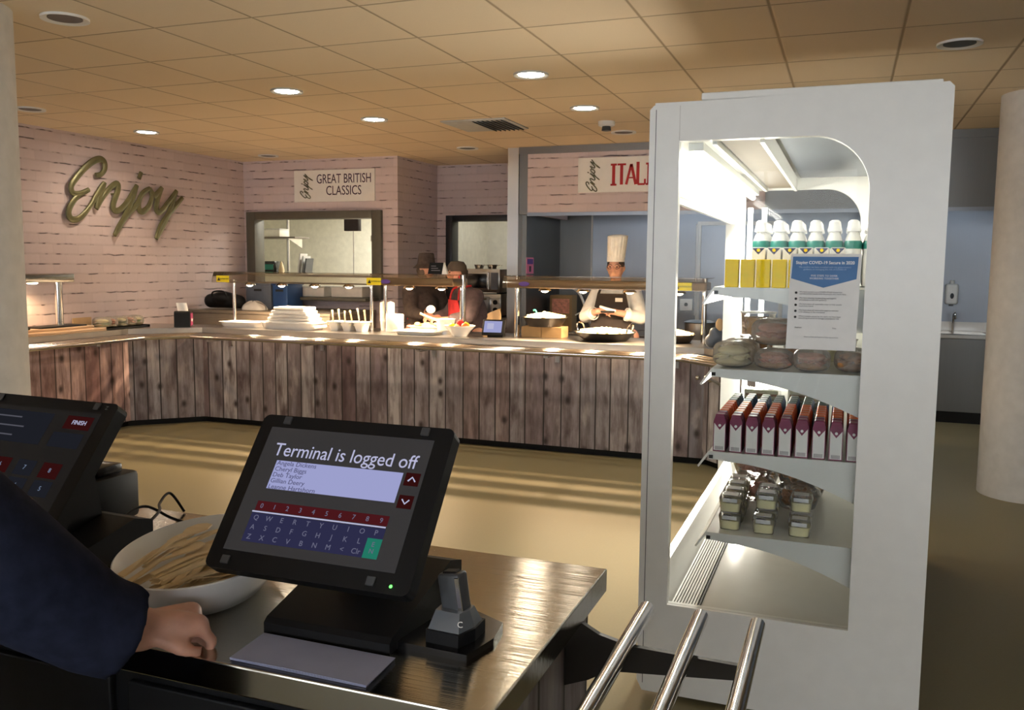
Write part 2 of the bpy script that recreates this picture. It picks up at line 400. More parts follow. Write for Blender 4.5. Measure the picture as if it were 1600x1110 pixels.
def tag(o, label, cat, group=None):
    o['label'] = label; o['category'] = cat
    if group: o['group'] = group
    return o
def thing(name, label, cat, loc=(0, 0, 0), rz=0, group=None):
    o = bpy.data.objects.new(name, None); COL.objects.link(o); o.location = loc; o.rotation_euler = (0, 0, rz); o.empty_display_size = .05
    return tag(o, label, cat, group)
def joint(name, parent, loc, rot):
    return None
def struct(o): o['kind'] = 'structure'; return o
def dup(root, loc, label, rz=None, group=None):
    r = root.copy(); COL.objects.link(r); r.location = loc; r['label'] = label
    if rz is not None: r.rotation_euler = (0, 0, rz)
    if group: r['group'] = group
    for ch in list(root.children):
        c = ch.copy(); COL.objects.link(c); c.parent = r
        for g in list(ch.children):
            d = g.copy(); COL.objects.link(d); d.parent = c
    return r
def text(name, body, size, m, parent, mtx, depth=.0008, align='CENTER', sx=1, shear=0, bold=0):
    cu = bpy.data.curves.new('t', 'FONT'); cu.body = body; cu.size = size; cu.align_x = align; cu.align_y = 'CENTER'; cu.extrude = depth; cu.shear = shear; cu.offset = bold
    cu.resolution_u = 3
    o = bpy.data.objects.new('t', cu); COL.objects.link(o); bpy.context.view_layer.update()
    me = bpy.data.meshes.new_from_object(o.evaluated_get(bpy.context.evaluated_depsgraph_get()))
    bpy.data.objects.remove(o); bpy.data.curves.remove(cu)
    me.transform(Matrix.Diagonal((sx, 1, 1, 1))); me.transform(mtx); me.materials.clear(); me.materials.append(M[m]); me.name = name
    r = bpy.data.objects.new(name, me); COL.objects.link(r); r.parent = parent; return r
def face(o, x, y):
    """matrix that puts text x right, y up, at o"""
    x = V(*x).normalized(); y = V(*y).normalized(); z = x.cross(y)
    return Matrix(((x.x, y.x, z.x, o[0]), (x.y, y.y, z.y, o[1]), (x.z, y.z, z.z, o[2]), (0, 0, 0, 1)))
def lamp(name, kind, parent, loc, power, col, size=.05, rot=(0, 0, 0), spot=None, shape=None, sy=None):
    d = bpy.data.lights.new(name, kind); d.energy = power; d.color = col
    if kind == 'AREA':
        d.size = size
        if sy: d.shape = 'RECTANGLE'; d.size_y = sy
    else: d.shadow_soft_size = size
    if spot: d.spot_size = spot; d.spot_blend = .6
    o = bpy.data.objects.new(name, d); COL.objects.link(o); o.location = loc; o.rotation_euler = rot
    if parent is not None: o.parent = parent
    return o
ORD = ['first', 'second', 'third', 'fourth', 'fifth', 'sixth', 'seventh', 'eighth', 'ninth', 'tenth', 'eleventh', 'twelfth']

# ------------------------------------------------------------------ the setting
HC = 2.785
XL, YB, YM = -6.8, 8.85, 9.87
def S(name, m, *boxes, **k):
    b = MB()
    for q in boxes: b.box(*q)
    return struct(b.build(name, m, smooth=0, **k))
S('floor', 'floor', (-9.5, 5.2, -4.1, 13, -.1, 0))
S('ceiling', 'ceil', (XL - .1, 5.2, -4, 9.9, HC, HC + .1))
S('wall_left', 'brickY', (XL - .15, XL, -4, YB + .05, 0, HC))
S('wall_right', 'plaster', (5, 5.15, -4, 13, 0, HC))
# back wall on the left with the serving hatch (opening -6.62..-5.03, 1.22..2.10)
S('wall_back_left', 'brickX', (XL, -6.66, YB, YB + .12, 0, HC), (-5.02, -4.73, YB, YB + .12, 0, HC), (-6.66, -5.02, YB, YB + .12, 2.10, HC), (-6.66, -5.02, YB, YB + .12, 0, 1.20))
S('wall_return', 'brickY', (-4.85, -4.73, YB + .12, YM + .02, 0, HC))
S('wall_back_middle', 'brickX', (-4.85, -4.52, YM, YM + .12, 0, HC), (-4.52, -3.2, YM, YM + .12, 2.12, HC), (-4.52, -3.2, YM, YM + .12, 0, 1.0), (-3.45, -3.2, YM, YM + .12, 1.0, 2.12))
S('wall_kitchen_side', 'darksteel', (-3.2, -3.15, 8.72, YM, 0, HC))
S('wall_kitchen_back', 'wallsteel', (-2.76, .35, YM, YM + .1, 0, HC))
S('wall_kitchen_back_left', 'darksteel', (-3.2, -2.76, YM, YM + .1, 0, HC))
S('trim_4', 'column', (-2.775, -2.755, YM - .008, YM, .9, 2.2))
S('wall_kitchen_right', 'wallsteel', (.35, 5, 10.6, 10.7, 0, HC), (.35, .45, YM + .1, 10.6, 0, HC))
# rear wall behind the viewer, mostly glazing towards daylight
S('wall_rear', 'plaster', (XL, 5, -4.1, -4, 0, 1.0), (XL, 5, -4.1, -4, 2.7, HC), *[(x, x + .3, -4.1, -4, 1.0, 2.7) for x in (-6.8, -4.5, -2.2, .1, 2.4, 4.7)])
for i, x in enumerate((-6.5, -4.2, -1.9, .4, 2.7)):
    w = S('window_%d' % (i + 3), 'glass', (x, x + 2.0, -4.055, -4.045, 1.0, 2.7))
    f = MB()
    for q in ((x, x + .05, 1.0, 2.7), (x + 1.95, x + 2, 1.0, 2.7), (x + .05, x + 1.95, 1.0, 1.05), (x + .05, x + 1.95, 2.65, 2.7), (x + .98, x + 1.02, 1.05, 2.65)): f.box(q[0], q[1], -4.08, -4.02, q[2], q[3])
    f.build('window_frame', 'plaster', w, smooth=0)
# room behind the hatch
S('wall_prep_back', 'kitwall', (-9.5, -3.2, 11.6, 11.7, 0, HC))
S('wall_prep_light_block', 'kitwall', (-4.86, -4.78, YM + .12, 11.6, 0, HC))  # added wall, stops the hatch lamp spilling into the window room
S('wall_prep_left', 'kitwall', (-9.5, -9.4, YB + .12, 11.6, 0, HC), (-9.4, XL, YB, YB + .12, 0, HC)); S('wall_prep_right', 'kitwall', (-3.36, -3.21, YM + .12, 11.6, 0, HC))
S('ceiling_prep', 'kitwall', (-9.5, -4.85, YB + .12, 11.7, 2.6, 2.68), (-4.85, -3.2, YM + .12, 11.7, 2.6, 2.68))
S('ceiling_kitchen', 'kitwall', (-3.15, 5, 9.9, 10.7, HC, HC + .1))
w = thing('window_1', 'dark bronze framed serving hatch in brick wall under the white classics sign', 'window', (-5.84, YB, 1.2)); struct(w)
f = MB()
for q in ((-6.74, -6.62, 1.18, 2.19), (-5.04, -4.92, 1.18, 2.19), (-6.62, -5.04, 2.10, 2.19), (-6.62, -5.04, 1.18, 1.25)): f.box(q[0], q[1], YB - .05, YB + .14, q[2], q[3], .006)
f.build('window_frame', 'bronze', w, world=True)
MB().box(-6.4, -4.95, YB - .34, YB + .05, 1.17, 1.21, .006).build('window_sill', 'bronze', w, world=True)
w = thing('window_2', 'black framed kitchen window behind the microwave', 'window', (-3.98, YM, 1.0)); struct(w)
f = MB()
for q in ((-4.6, -4.51, 1.0, 2.18), (-3.46, -3.4, 1.0, 2.18), (-4.51, -3.46, 2.11, 2.18), (-4.51, -3.46, 1.0, 1.05)): f.box(q[0], q[1], YM - .04, YM + .14, q[2], q[3], .005)
f.build('window_frame', 'blackframe', w, world=True)
MB().box(-4.42, -3.46, YM + .05, YM + .055, 1.05, 2.11).build('pane', 'glass', w, world=True)
# canopy bulkhead over the second kitchen bay, with its steel corner post
S('wall_canopy', 'brickX', (-3.1, -.75, 8.6, 8.66, 2.11, 2.715), (-3.1, -3.04, 8.66, 9.8, 2.11, 2.715))
S('wall_canopy_right', 'darksteel', (-.75, 2.4, 8.6, 8.66, 2.11, 2.715))
S('trim_1', 'darksteel', (-3.19, 2.4, 8.58, 8.7, 2.715, HC), (-3.19, -3.1, 8.6, 8.7, 2.11, 2.715))
S('trim_2', 'wallsteel', (-3.04, 2.4, 8.66, 8.9, 2.11, 2.125), (-3.1, 2.4, 8.59, 8.605, 2.09, 2.125))
S('trim_3', 'steelZ', (-3.32, -3.2, 8.6, 8.72, 0, HC))
def column(x, y, r):
    return MB().cone((x, y, 0), (x, y, HC), r, seg=64).build('column', 'column')
struct(column(-4.03, 3.01, .32)); struct(column(1.24, 7.03, .30))

# ------------------------------------------------------------------ ceiling fittings
def downlight(x, y, on, label):
    t = thing('ceiling_light', label, 'light', (x, y, HC), 0, 'recessed ceiling lights')
    MB().lathe([(.078, -.001), (.105, -.012), (.112, -.012), (.112, 0), (.078, 0)]).build('trim_ring', 'whiteplastic' if not on else 'plaster', t)
    if on:
        MB().cone((0, 0, -.006), (0, 0, -.001), .08, seg=28).build('lamp_face', 'lampon', t)
        lamp('lamp', 'SPOT', t, (0, 0, -.02), DOWNLIGHT_W, (1, .80, .57), .07, spot=math.radians(150))
    else:
        MB().cone((0, 0, -.006), (0, 0, -.001), .08, seg=28).build('lamp_face', 'grey', t)
    return t
for x, y, on, l in [(-3.70, 5.31, 1, 'lit round ceiling light left of centre, nearer of its column'), (-3.72, 6.56, 1, 'lit round ceiling light left of the air vent above the counter'), (-6.1, 6.55, 1, 'lit round ceiling light above the large gold wall lettering'),
                    (-1.91, 5.34, 1, 'lit round ceiling light in the middle of the ceiling, nearest and largest lit'), (-1.92, 6.58, 1, 'lit round ceiling light beside the smoke detector'),
                    (-3.65, 3.40, 0, 'unlit round ceiling light at top left corner near the column'), (.50, 5.33, 0, 'unlit round ceiling light at top right above the fridge'), (-6.08, 5.29, 0, 'unlit round ceiling light close to the left wall'),
                    (-3.71, 8.46, 0, 'small far unlit ceiling light left of the steel post'), (-6.12, 8.41, 0, 'small far unlit ceiling light over the hatch wall'), (-1.93, 7.87, 0, 'unlit ceiling light just behind the smoke detector')]:
    downlight(x, y, on, l)
t = thing('air_vent', 'square ceiling air vent with dark slanted louvres', 'vent', (-2.95, 7.1, HC))
MB().box(-.29, .29, -.29, .29, -.012, 0, .003).build('plate', 'plaster', t)
for i in range(7): MB().box(-.02 + i * .042, .01 + i * .042, -.25, .25, -.02, -.012, rot=(0, .5, 0)).build('louvre', 'darkink', t)
t = thing('smoke_detector', 'white round smoke detector on the ceiling', 'detector', (-1.93, 7.27, HC))
MB().lathe([(0, 0), (.07, 0), (.07, -.03), (.055, -.04), (.0, -.04)]).build('base', 'whiteplastic', t)
MB().lathe([(.035, -.04), (.04, -.075), (.0, -.08)]).build('sensor', 'grey', t)
for x, y, l, p in ((-5.6, 10.6, 'pale light panel on the prep room ceiling', KITCHEN_W * 2.5), (-3.95, 10.8, 'pale light panel behind the black framed window', KITCHEN_W * .18)):
    t = thing('ceiling_lamp', l, 'light', (x, y, 2.6)); MB().box(-.3, .3, -.3, .3, -.02, 0).build('diffuser', 'kitlamp', t)
    lamp('lamp', 'AREA', t, (0, 0, -.03), p, (1, .94, .80), .5)
for x, l in ((-1.6, 'slim kitchen light under the canopy behind the chef'), (1.0, 'slim kitchen light under the canopy by the sink')):
    t = thing('light_strip', l, 'light', (x, 9.2, 2.4)); MB().box(-.5, .5, -.05, .05, -.03, .0, .005).build('diffuser', 'kitlamp', t)
    MB().cone((-.4, 0, 0), (-.4, 0, HC - 2.4), .006).build('hanger', 'steel', t); MB().cone((.4, 0, 0), (.4, 0, HC - 2.4), .006).build('hanger', 'steel', t)
    lamp('lamp', 'AREA', t, (0, 0, -.04), KITCHEN_W * .22, (.72, .86, 1), .9, sy=.08)

# ------------------------------------------------------------------ serving counter
CT = .95                                                            # worktop height
c = thing('serving_counter', 'long serving counter clad in weathered boards with stainless worktop and tray rail', 'counter', (-3.5, 7.05, 0))
def panel(p, q, m, par, z0=.06, z1=.87, back=.03):
    """a clad front from plan point p to q (outside face on the right-hand side), local x along it"""
    p, q = V(*p, 0), V(*q, 0); d = q - p; L = d.length; a = math.atan2(d.y, d.x)
    o = MB().box(0, L, 0, back, z0, z1).build('front_panel', m, par, smooth=0)
    o.location = p - par.location; o.location.z = 0; o.rotation_euler = (0, 0, a); return o
PL = [(-6.42, 4.4), (-6.42, 6.56), (-5.94, 7.04), (-1.03, 7.04), (-.42, 6.43)]
for i in range(4): panel(PL[i], PL[i + 1], ('plankred', 'plank3', 'plank', 'plank2')[i], c)
def inset(pl, d):
    """plan polyline moved sideways; + is towards the staff side"""
    out = []
    for i, p in enumerate(pl):
        ds = []
        if i > 0: ds.append((V(*p) - V(*pl[i - 1])).normalized())
        if i < len(pl) - 1: ds.append((V(*pl[i + 1]) - V(*p)).normalized())
        ns = [V(-e.y, e.x) for e in ds]
        n = ns[0] if len(ns) == 1 else (ns[0] + ns[1]).normalized() / ((ns[0] + ns[1]).normalized().dot(ns[0]))
        out.append((p[0] + n.x * d, p[1] + n.y * d))
    return out
PL3 = [V(*p).to_3d() for p in PL]
pl2 = [(p[0], p[1]) for p in PL]
BACK = [(.0, 6.85), (-.6, 7.76), (-5.7, 7.76), (-6.3, 7.3), (-6.79, 7.3), (-6.79, 4.4)]
MB().prism([*inset(pl2, -.01), *BACK], .05, 'z', CT - .05).build('worktop', 'steel', c, smooth=0, world=True)
MB().prism([*inset(pl2, .06), *[(x, y - .02) if y > 7 else (x, y) for x, y in BACK]], .06, 'z', 0).build('plinth', 'black', c, smooth=0, world=True)
MB().prism([*inset(pl2, .035), *[(x, y) for x, y in BACK]], CT - .12, 'z', .065).build('carcass', 'darksteel', c, smooth=0, world=True)
for d in (.10, .205, .31):
    P = inset(pl2, -d); P[0] = (P[0][0], 4.4)
    MB().tube([(x, y, .885) for x, y in P], .021, 12).build('rail_tube', 'chrome', c, world=True)
for x in (-5.6, -4.55, -3.4, -2.25, -1.25):
    MB().box(x - .02, x + .02, 6.71, 7.045, .845, .866, .004).box(x - .02, x + .02, 7.02, 7.045, .78, .845).build('rail_bracket', 'steel', c, world=True, smooth=0)
for y in (4.8, 5.9): MB().box(-6.425, -6.1, y - .02, y + .02, .845, .866, .004).build('rail_bracket', 'steel', c, world=True, smooth=0)
MB().tube([(-.74, 6.70, .66), (-.95, 6.55, .78), (-.72, 6.38, .865)], .012, 8).build('rail_strut', 'steel', c, world=True)
for k in range(3): MB().ell((-1.07 + k * .115, 6.965 - k * .115, .72), .02).build('rail_bolt', 'chrome', c, world=True)
t = thing('hot_plate', 'black hot plates set in the raised copper-tinted steel frame of the left counter', 'hot plate', (-6.6, 5.6, CT))
MB().box(-.13, .165, -1.1, .72, 0, .03, .003).box(-.13, .12, -1.1, .62, .03, .055, .003).build('frame', 'warmlight', t)
for y in (-.9, -.3, .3): MB().box(-.11, .11, y - .25, y + .25, .055, .068, .005).build('plate', 'black', t)

# heated gantries above the counter
def label_plate(par, x, z, rot=.0):
    o = MB().box(-.075, .075, -.004, .004, -.032, .032, .003).build('warning_label', 'labelyellow', par); o.location = (x, -.235, z)
    MB().prism([(-.06, -.018), (-.025, -.018), (-.0425, .016)], .002, 'y', -.006).build('warning_triangle', 'darkink', o, smooth=0)
    text('label_lettering', 'CAUTION HOT', .017, 'darkink', o, face((.02, -.0055, 0), (1, 0, 0), (0, 0, 1)))
    return o
def gantry(x0, x1, label, lamps, posts, glassname, badge, labels):
    y = 7.38; t = thing('heated_gantry', label, 'heated gantry', ((x0 + x1) / 2, y, CT)); cx = (x0 + x1) / 2
    for px, r in posts: MB().cone((px, y + .07, CT), (px, y + .07, 1.42 if r < .02 else 1.50), r, seg=20).build('post', 'chrome' , t, world=True)
    MB().box(x0, x1, y - .2, y + .24, 1.492, 1.50, .002).build('glass_shelf', 'gantryglass', t, world=True, smooth=0)
    MB().grid(lambda u, v: (x0 + u * (x1 - x0), y - .2 - .03 * math.sin(v * PI * .5), 1.492 - .1 * v), 1, 8).build('valance', glassname, t, world=True, solid=.006)
    if glassname == 'gantryglass': MB().box(x0 + .02, x1 - .02, y - .05, y + .0, 1.388, 1.402, .004).build('lamp_housing', 'steel', t, world=True)
    else: MB().box(x0 + .02, x1 - .02, y - .17, y + .16, 1.395, 1.462, .008).build('lamp_housing', 'housing', t, world=True)
    for lx in lamps:
        b = MB().lathe([(.0, 0), (.03, .0), (.055, -.018), (.058, -.028), (.05, -.024), (.02, -.012)], (lx, y - .03, 1.396)).build('lamp_shade', 'chrome', t, world=True)
        MB().ell((lx, y - .03, 1.372), (.034, .034, .02)).build('bulb', 'heaton', t, world=True)
        lamp('lamp', 'SPOT', t, (lx - cx, -.03, 1.345 - CT), HEAT_W, (1, .70, .42), .022, spot=math.radians(168))
    if badge: MB().ell((badge, y - .234, 1.43), (.05, .004, .02)).build('maker_badge', 'purple', t, world=True)
    for lx in labels: label_plate(t, lx - cx, 1.43 - CT)
    return t
GX = {}
gantry(-5.9, -4.14, 'glass topped heated gantry over the bread trays, left of three', (-5.60, -5.22, -4.84, -4.46), ((-5.87, .018), (-4.268, .016)), 'gantryglass', 0, (-5.765, -4.07))
gantry(-4.13, -3.28, 'short heated gantry between bread trays and citrus bowl, before two staff', (-3.81, -3.48), ((-4.115, .016), (-3.31, .028)), 'gantrylip', -3.95, ())
gantry(-2.80, -1.05, 'heated gantry in front of the chef in the tall white hat', (-2.48, -2.13, -1.72, -1.3), ((-2.775, .022), (-1.105, .022)), 'gantrylip', -2.6, (-1.24,))
t = thing('serving_gantry', 'steel gantry on one thick post above the left counter', 'gantry', (-6.6, 5.75, CT))
MB().cone((0, .2, .055), (0, .2, .50), .034).build('post', 'chrome', t)
MB().box(-.13, .13, -1.3, .26, .455, .53, .006).build('canopy', 'steelY', t)
MB().ell((-.02, -.05, .45), (.035, .05, .012)).build('bulb', 'heaton', t)
lamp('lamp', 'SPOT', t, (.05, -.1, .43), HEAT_W * .3, (1, .66, .34), .03, spot=math.radians(160)); lamp('lamp', 'SPOT', t, (.05, -.6, .43), HEAT_W * .3, (1, .66, .34), .03, spot=math.radians(160))

# ------------------------------------------------------------------ cash desk in the foreground
DZ = .95
d = thing('cash_desk', 'stainless topped cash desk with dark weathered board side', 'counter', (-1.2, 1.46, 0))
MB().box(-3.4, -.455, 1.118, 1.792, DZ - .05, DZ, .003).build('worktop', 'desktop', d, world=True, smooth=0)
o = MB().box(0, .60, 0, .03, 0, DZ - .05).build('side_panel', 'plank3', d, smooth=0); o.location = (.71, -.29, 0); o.rotation_euler = (0, 0, PI / 2)
MB().box(-3.4, -.52, 1.72, 1.75, 0, DZ - .05).build('back_panel', 'black', d, world=True, smooth=0)
MB().box(-3.4, -.52, 1.17, 1.2, 0, DZ - .05).build('front_panel', 'black', d, world=True, smooth=0)
for x in (-1.9, -1.16): MB().box(x, x + .7, 1.155, 1.17, .12, .86, .004).build('door', 'black', d, world=True, smooth=0)
t = thing('tray_rail', 'three steel tubes of the tray rail fixed to the cash desk side', 'tray rail', (-.45, 1.6, .84))
for x in (-.362, -.25, -.138):
    MB().tube([(x, .35, .885), (x, 1.765, .885)], .016, 16).build('rail_tube', 'chrome', t, world=True)
for y in (1.60, .7):
    MB().prism([(-.489, .92), (-.42, .885), (-.36, .872), (-.135, .868), (-.128, .855), (-.135, .842), (-.40, .815), (-.44, .79), (-.489, .77)], .012, 'y', y).build('bracket', 'iron', t, world=True, smooth=0)

# ------------------------------------------------------------------ open display fridge
FX0, FX1, FY0, FY1 = -.672, .287, 3.12, 5.30
fr = thing('display_fridge', 'tall white open display fridge with arched glass side and lit shelves', 'fridge', (-.19, 4.2, 0))
def side(y0, name):
    out = [(FX0 + .02, .02), (FX1 - .02, .02), (FX1, .06), (FX1, 2.165), (FX1 - .015, 2.18), (FX0 + .015, 2.155), (FX0, 2.14), (FX0, .06)]
    R = .185; cx, cz = .055 - R, 2.03 - R
    hole = [(-.566, .362), (.055, .362)] + [(cx + R * math.cos(a * PI / 24), cz + R * math.sin(a * PI / 24)) for a in range(13)] + [(-.566, 2.03)]
    o = MB().prism(out, .04, 'y', y0, [hole]).build(name, 'fridge', fr, world=True, smooth=0)
    g = MB().prism(hole, .006, 'y', y0 + .016).build('glass_pane', 'fridgeglass', o, smooth=0); g.data.transform(Matrix.Translation(V(.19, -4.2, 0)))
    return o
o = side(FY0, 'side_panel')
MB().box(-.6505, -.6485, FY0 - .0015, FY0, .05, 2.14).build('panel_seam', 'grey', o, smooth=0).data.transform(Matrix.Translation(V(.19, -4.2, 0)))
MB().box(-.5675, -.5655, FY0 - .0012, FY0, 2.032, 2.15).build('panel_seam', 'column', o, smooth=0).data.transform(Matrix.Translation(V(.19, -4.2, 0)))
side(FY1 - .04, 'side_panel')
MB().box(.13, FX1 - .01, FY0 + .04, FY1 - .04, .10, 2.14).build('back_panel', 'fridgein', fr, world=True, smooth=0)
MB().box(FX0 + .01, FX1 - .005, FY0 + .04, FY1 - .04, 2.125, 2.17).box(-.5, FX1 - .03, FY0 + .03, FY1 - .05, 2.17, 2.195, .004).build('canopy', 'fridge', fr, world=True, smooth=0)
MB().prism([(FX0 + .012, 2.125), (-.60, 2.125), (-.60, 1.87), (-.625, 1.84), (-.645, 1.84), (FX0 + .012, 1.87)], FY1 - FY0 - .08, 'y', FY0 + .04).build('valance', 'fridgein', fr, world=True, smooth=0)
MB().box(-.602, -.597, FY0 + .05, FY1 - .05, 1.855, 1.885).build('valance_trim', 'tan', fr, world=True, smooth=0)
for y0, y1 in ((FY0 + .06, 4.15), (4.19, FY1 - .1)):
    MB().cone((-.52, y0, 1.985), (-.52, y1, 1.985), .014).build('led_tube', 'led', fr, world=True)
lamp('lamp', 'AREA', fr, (-.33, 0, 1.97), LED_W, (1, .95, .84), .04, (0, -.5, 0), sy=2.0)
MB().box(-.545, -.49, FY0 + .05, FY1 - .05, 2.0, 2.03, .004).build('lamp_rail', 'shelf', fr, world=True, smooth=0)
MB().box(-.44, -.30, FY0 + .05, FY1 - .05, 2.04, 2.075).build('air_curtain_grille', 'honey', fr, world=True, smooth=0)
MB().box(-.46, -.445, FY0 + .05, FY1 - .05, 2.02, 2.09).build('grille_rail', 'shelf', fr, world=True, smooth=0)
MB().box(-.30, -.285, FY0 + .05, FY1 - .05, 2.02, 2.09).build('grille_rail', 'fridge', fr, world=True, smooth=0)
MB().box(-.27, .13, FY0 + .04, FY1 - .04, 2.095, 2.124).build('canopy_lining', 'wallsteel', fr, world=True, smooth=0)
for x in (-.548, -.47):
    lamp('lamp', 'AREA', fr, (x + .203, 1.04, 1.02), LED_W * .7, (1, .93, .8), .03, (-PI / 2, 0, 0), sy=1.0)
    MB().box(x, x + .026, FY1 - .055, FY1 - .042, .55, 1.93).build('led_strip', 'led', fr, world=True, smooth=0)
MB().box(FX0 + .03, FX1 - .01, FY0 + .04, FY1 - .04, .10, .28).build('base', 'fridge', fr, world=True, smooth=0)
MB().box(FX0 + .08, FX1 - .05, FY0 + .1, FY1 - .1, .02, .10).build('plinth', 'black', fr, world=True, smooth=0)
for x in (FX0 + .1, FX1 - .1):
    for y in (FY0 + .13, FY1 - .13): MB().cone((x, y, 0), (x, y, .03), .025).build('foot', 'black', fr, world=True)
MB().box(-.455, .13, FY0 + .045, FY1 - .05, .325, .345).build('deck', 'fridgein', fr, world=True, smooth=0)
MB().box(-.462, -.455, FY0 + .045, FY1 - .05, .29, .352).build('deck_edge', 'darkink', fr, world=True, smooth=0)
MB().prism([(-.655, .28), (-.47, .28), (-.47, .30), (-.56, .30), (-.60, .46), (-.625, .47), (-.66, .40)], FY1 - FY0 - .09, 'y', FY0 + .045).build('bumper', 'fridgein', fr, world=True, smooth=0)
gr = MB().box(-.565, -.468, FY0 + .045, FY1 - .05, .30, .318).build('air_grille', 'grey', fr, world=True, smooth=0)
for k in range(9): MB().box(-.562 + k * .0108, -.5555 + k * .0108, FY0 + .05, FY1 - .055, .318, .345).build('grille_slat', 'fridgein', gr, smooth=0).data.transform(Matrix.Translation(V(.19, -4.2, 0)))
SH = (1.525, 1.235, .935, .637)
for z in SH:
    sh = MB().box(-.44, .13, FY0 + .05, FY1 - .06, z - .028, z).build('shelf', 'shelf', fr, world=True, smooth=0)
    T_ = Matrix.Translation(V(.19, -4.2, 0))
    arc = [(-.42, z - .028), (.125, z - .028)] + [(.125 - .5 * a / 12, z - .034 - .145 * (1 - a / 12) ** 1.8) for a in range(13)]
    for y in (FY0 + .056, FY1 - .07): MB().prism(arc, .004, 'y', y).build('bracket', 'shelf', sh, smooth=0).data.transform(T_)
    MB().prism([(-.44, z + .002), (-.436, z - .006), (-.475, z - .062), (-.481, z - .058)], FY1 - FY0 - .14, 'y', FY0 + .06).build('price_rail', 'fridgein', sh, smooth=0).data.transform(T_)
    MB().box(-.438, -.424, FY0 + .0465, FY0 + .0505, z - .024, z - .012).build('slot', 'darkink', sh, smooth=0).data.transform(T_)

# poster taped inside the glass side
t = thing('notice_poster', 'white notice with blue banner taped on the fridge side glass', 'poster', (-.07, FY0 + .012, 1.482))
MB().grid(lambda u, v: ((u - .5) * .222 + (1 - v) * -.006, .0012 * math.sin(u * 5), (v - .5) * .322), 8, 8).build('sheet', 'paper', t, solid=.0006)
MB().prism([(-.104, .151), (.102, .151), (.098, .078), (-.004, .048), (-.108, .078)], .0006, 'y', -.0032).build('banner', 'banner', t, smooth=0)
F_ = lambda x, z: face((x, -.0036, z), (1, 0, 0), (0, 0, 1))
text('heading', 'Staying COVID-19 Secure in 2020', .0145, 'whiteink', t, F_(-.002, .131), bold=.0003, sx=.92)
text('subheading', 'We confirm we have complied with the government\u2019s\nguidance on managing the risk of COVID-19', .0075, 'paleink', t, F_(-.002, .1125), sx=1.0)
text('subheading', 'FIVE STEPS TO SAFER\nWORKING TOGETHER', .009, 'whiteink', t, F_(-.003, .083))
for i, b in enumerate(('We have carried out a COVID-19 risk assessment\nand shared the results with the people who work here', 'We have cleaning, handwashing and hygiene\nprocedures in line with guidance', 'We have taken all reasonable steps to help people\nwork from home', 'We have taken all reasonable steps to maintain\na 2m distance in the workplace', 'Where people cannot be 2m apart, we have done\neverything practical to manage transmission risk')):
    z = .030 - i * .0205
    MB().cone((-.09, -.0022, z), (-.09, -.003, z), .0042, seg=14).build('tick_mark', 'darkink', t)
    text('list_line', b, .0066, 'greyink', t, F_(-.079, z), align='LEFT', sx=1.0)
text('signature_line', 'Employer', .006, 'greyink', t, F_(-.09, -.087), align='LEFT'); text('signature_line', 'Date', .006, 'greyink', t, F_(.03, -.087), align='LEFT')
text('footer_line', 'Who to contact: the Health and Safety representative', .005, 'greyink', t, F_(-.005, -.118))

# ------------------------------------------------------------------ goods in the fridge
def carton(label, kind, w, dp, h, body, top, loc, group, full=True):
    t = thing(kind, label, 'carton', loc, 0, group)
    if top: # tapered shoulder with a pointed coloured front
        MB().box(-w / 2, w / 2, -dp / 2, dp / 2, 0, h * .80, .002, 1).build('body', body, t, smooth=0)
        b = MB().cone((0, 0, h * .80), (0, 0, h * .97), w * .7071, w * .52, 4); b.mat4(Matrix.Rotation(PI / 4, 4, 'Z')); b.box(-w * .33, w * .33, -dp * .3, dp * .3, h * .965, h, .002, 1).build('shoulder', top, t, smooth=0)
    return t
YB0 = FY0 + .085
# second shelf from the bottom: nine rows across, twelve deep
def drink(body, top):
    w, h = .044, .135; o = thing('drink_carton', 'x', 'drink carton', (0, 0, -5), 0, 'juice cartons on the third shelf')
    MB().prism([(-w / 2, 0), (w / 2, 0), (w / 2, h * .80), (w * .36, h * .95), (-w * .36, h * .95), (-w / 2, h * .80)], w, 'y', -w / 2).build('body', body, o, smooth=0)
    MB().box(-w * .37, w * .37, -w * .46, w * .46, h * .93, h, .003, 1).build('shoulder', top, o, smooth=0)
    MB().prism([(-w * .44, .004), (w * .44, .004), (w * .44, h * .76), (0, h * .58), (-w * .44, h * .76)], .0008, 'y', -w / 2 - .0009).build('front_label', 'whiteplastic', o, smooth=0)
    MB().cone((0, -w / 2 - .0022, h * .70), (0, -w / 2, h * .70), .005, seg=12).build('spot', 'whiteink', o)
    b = MB()
    for k in range(7): b.box(-.014 + k * .0042, -.0118 + k * .0042, -w / 2 - .0016, -w / 2 - .0009, .006, .019)
    b.build('barcode', 'greyink', o, smooth=0)
    return o
kinds = (('purple', drink('purpleink', 'purpleink')), ('orange', drink('orange', 'orange')), ('blue', drink('bluecap', 'greencap')))
first = {0: 1, 1: 1, 2: 1}
for r in range(11):
    ki = 0 if r < 2 else 1 if r < 7 else 2; nm, proto = kinds[ki]; rr = r - (0, 2, 7)[ki]
    for q in range(9):
        lab = '%s topped juice carton, %s from the left in the %s %s row' % (nm, ORD[q], ORD[rr], nm)
        loc = (-.405 + q * .0562, YB0 + r * .0545, SH[2] + .0005)
        if first[ki]: proto.location = loc; proto['label'] = lab; first[ki] = 0
        else: dup(proto, loc, lab)
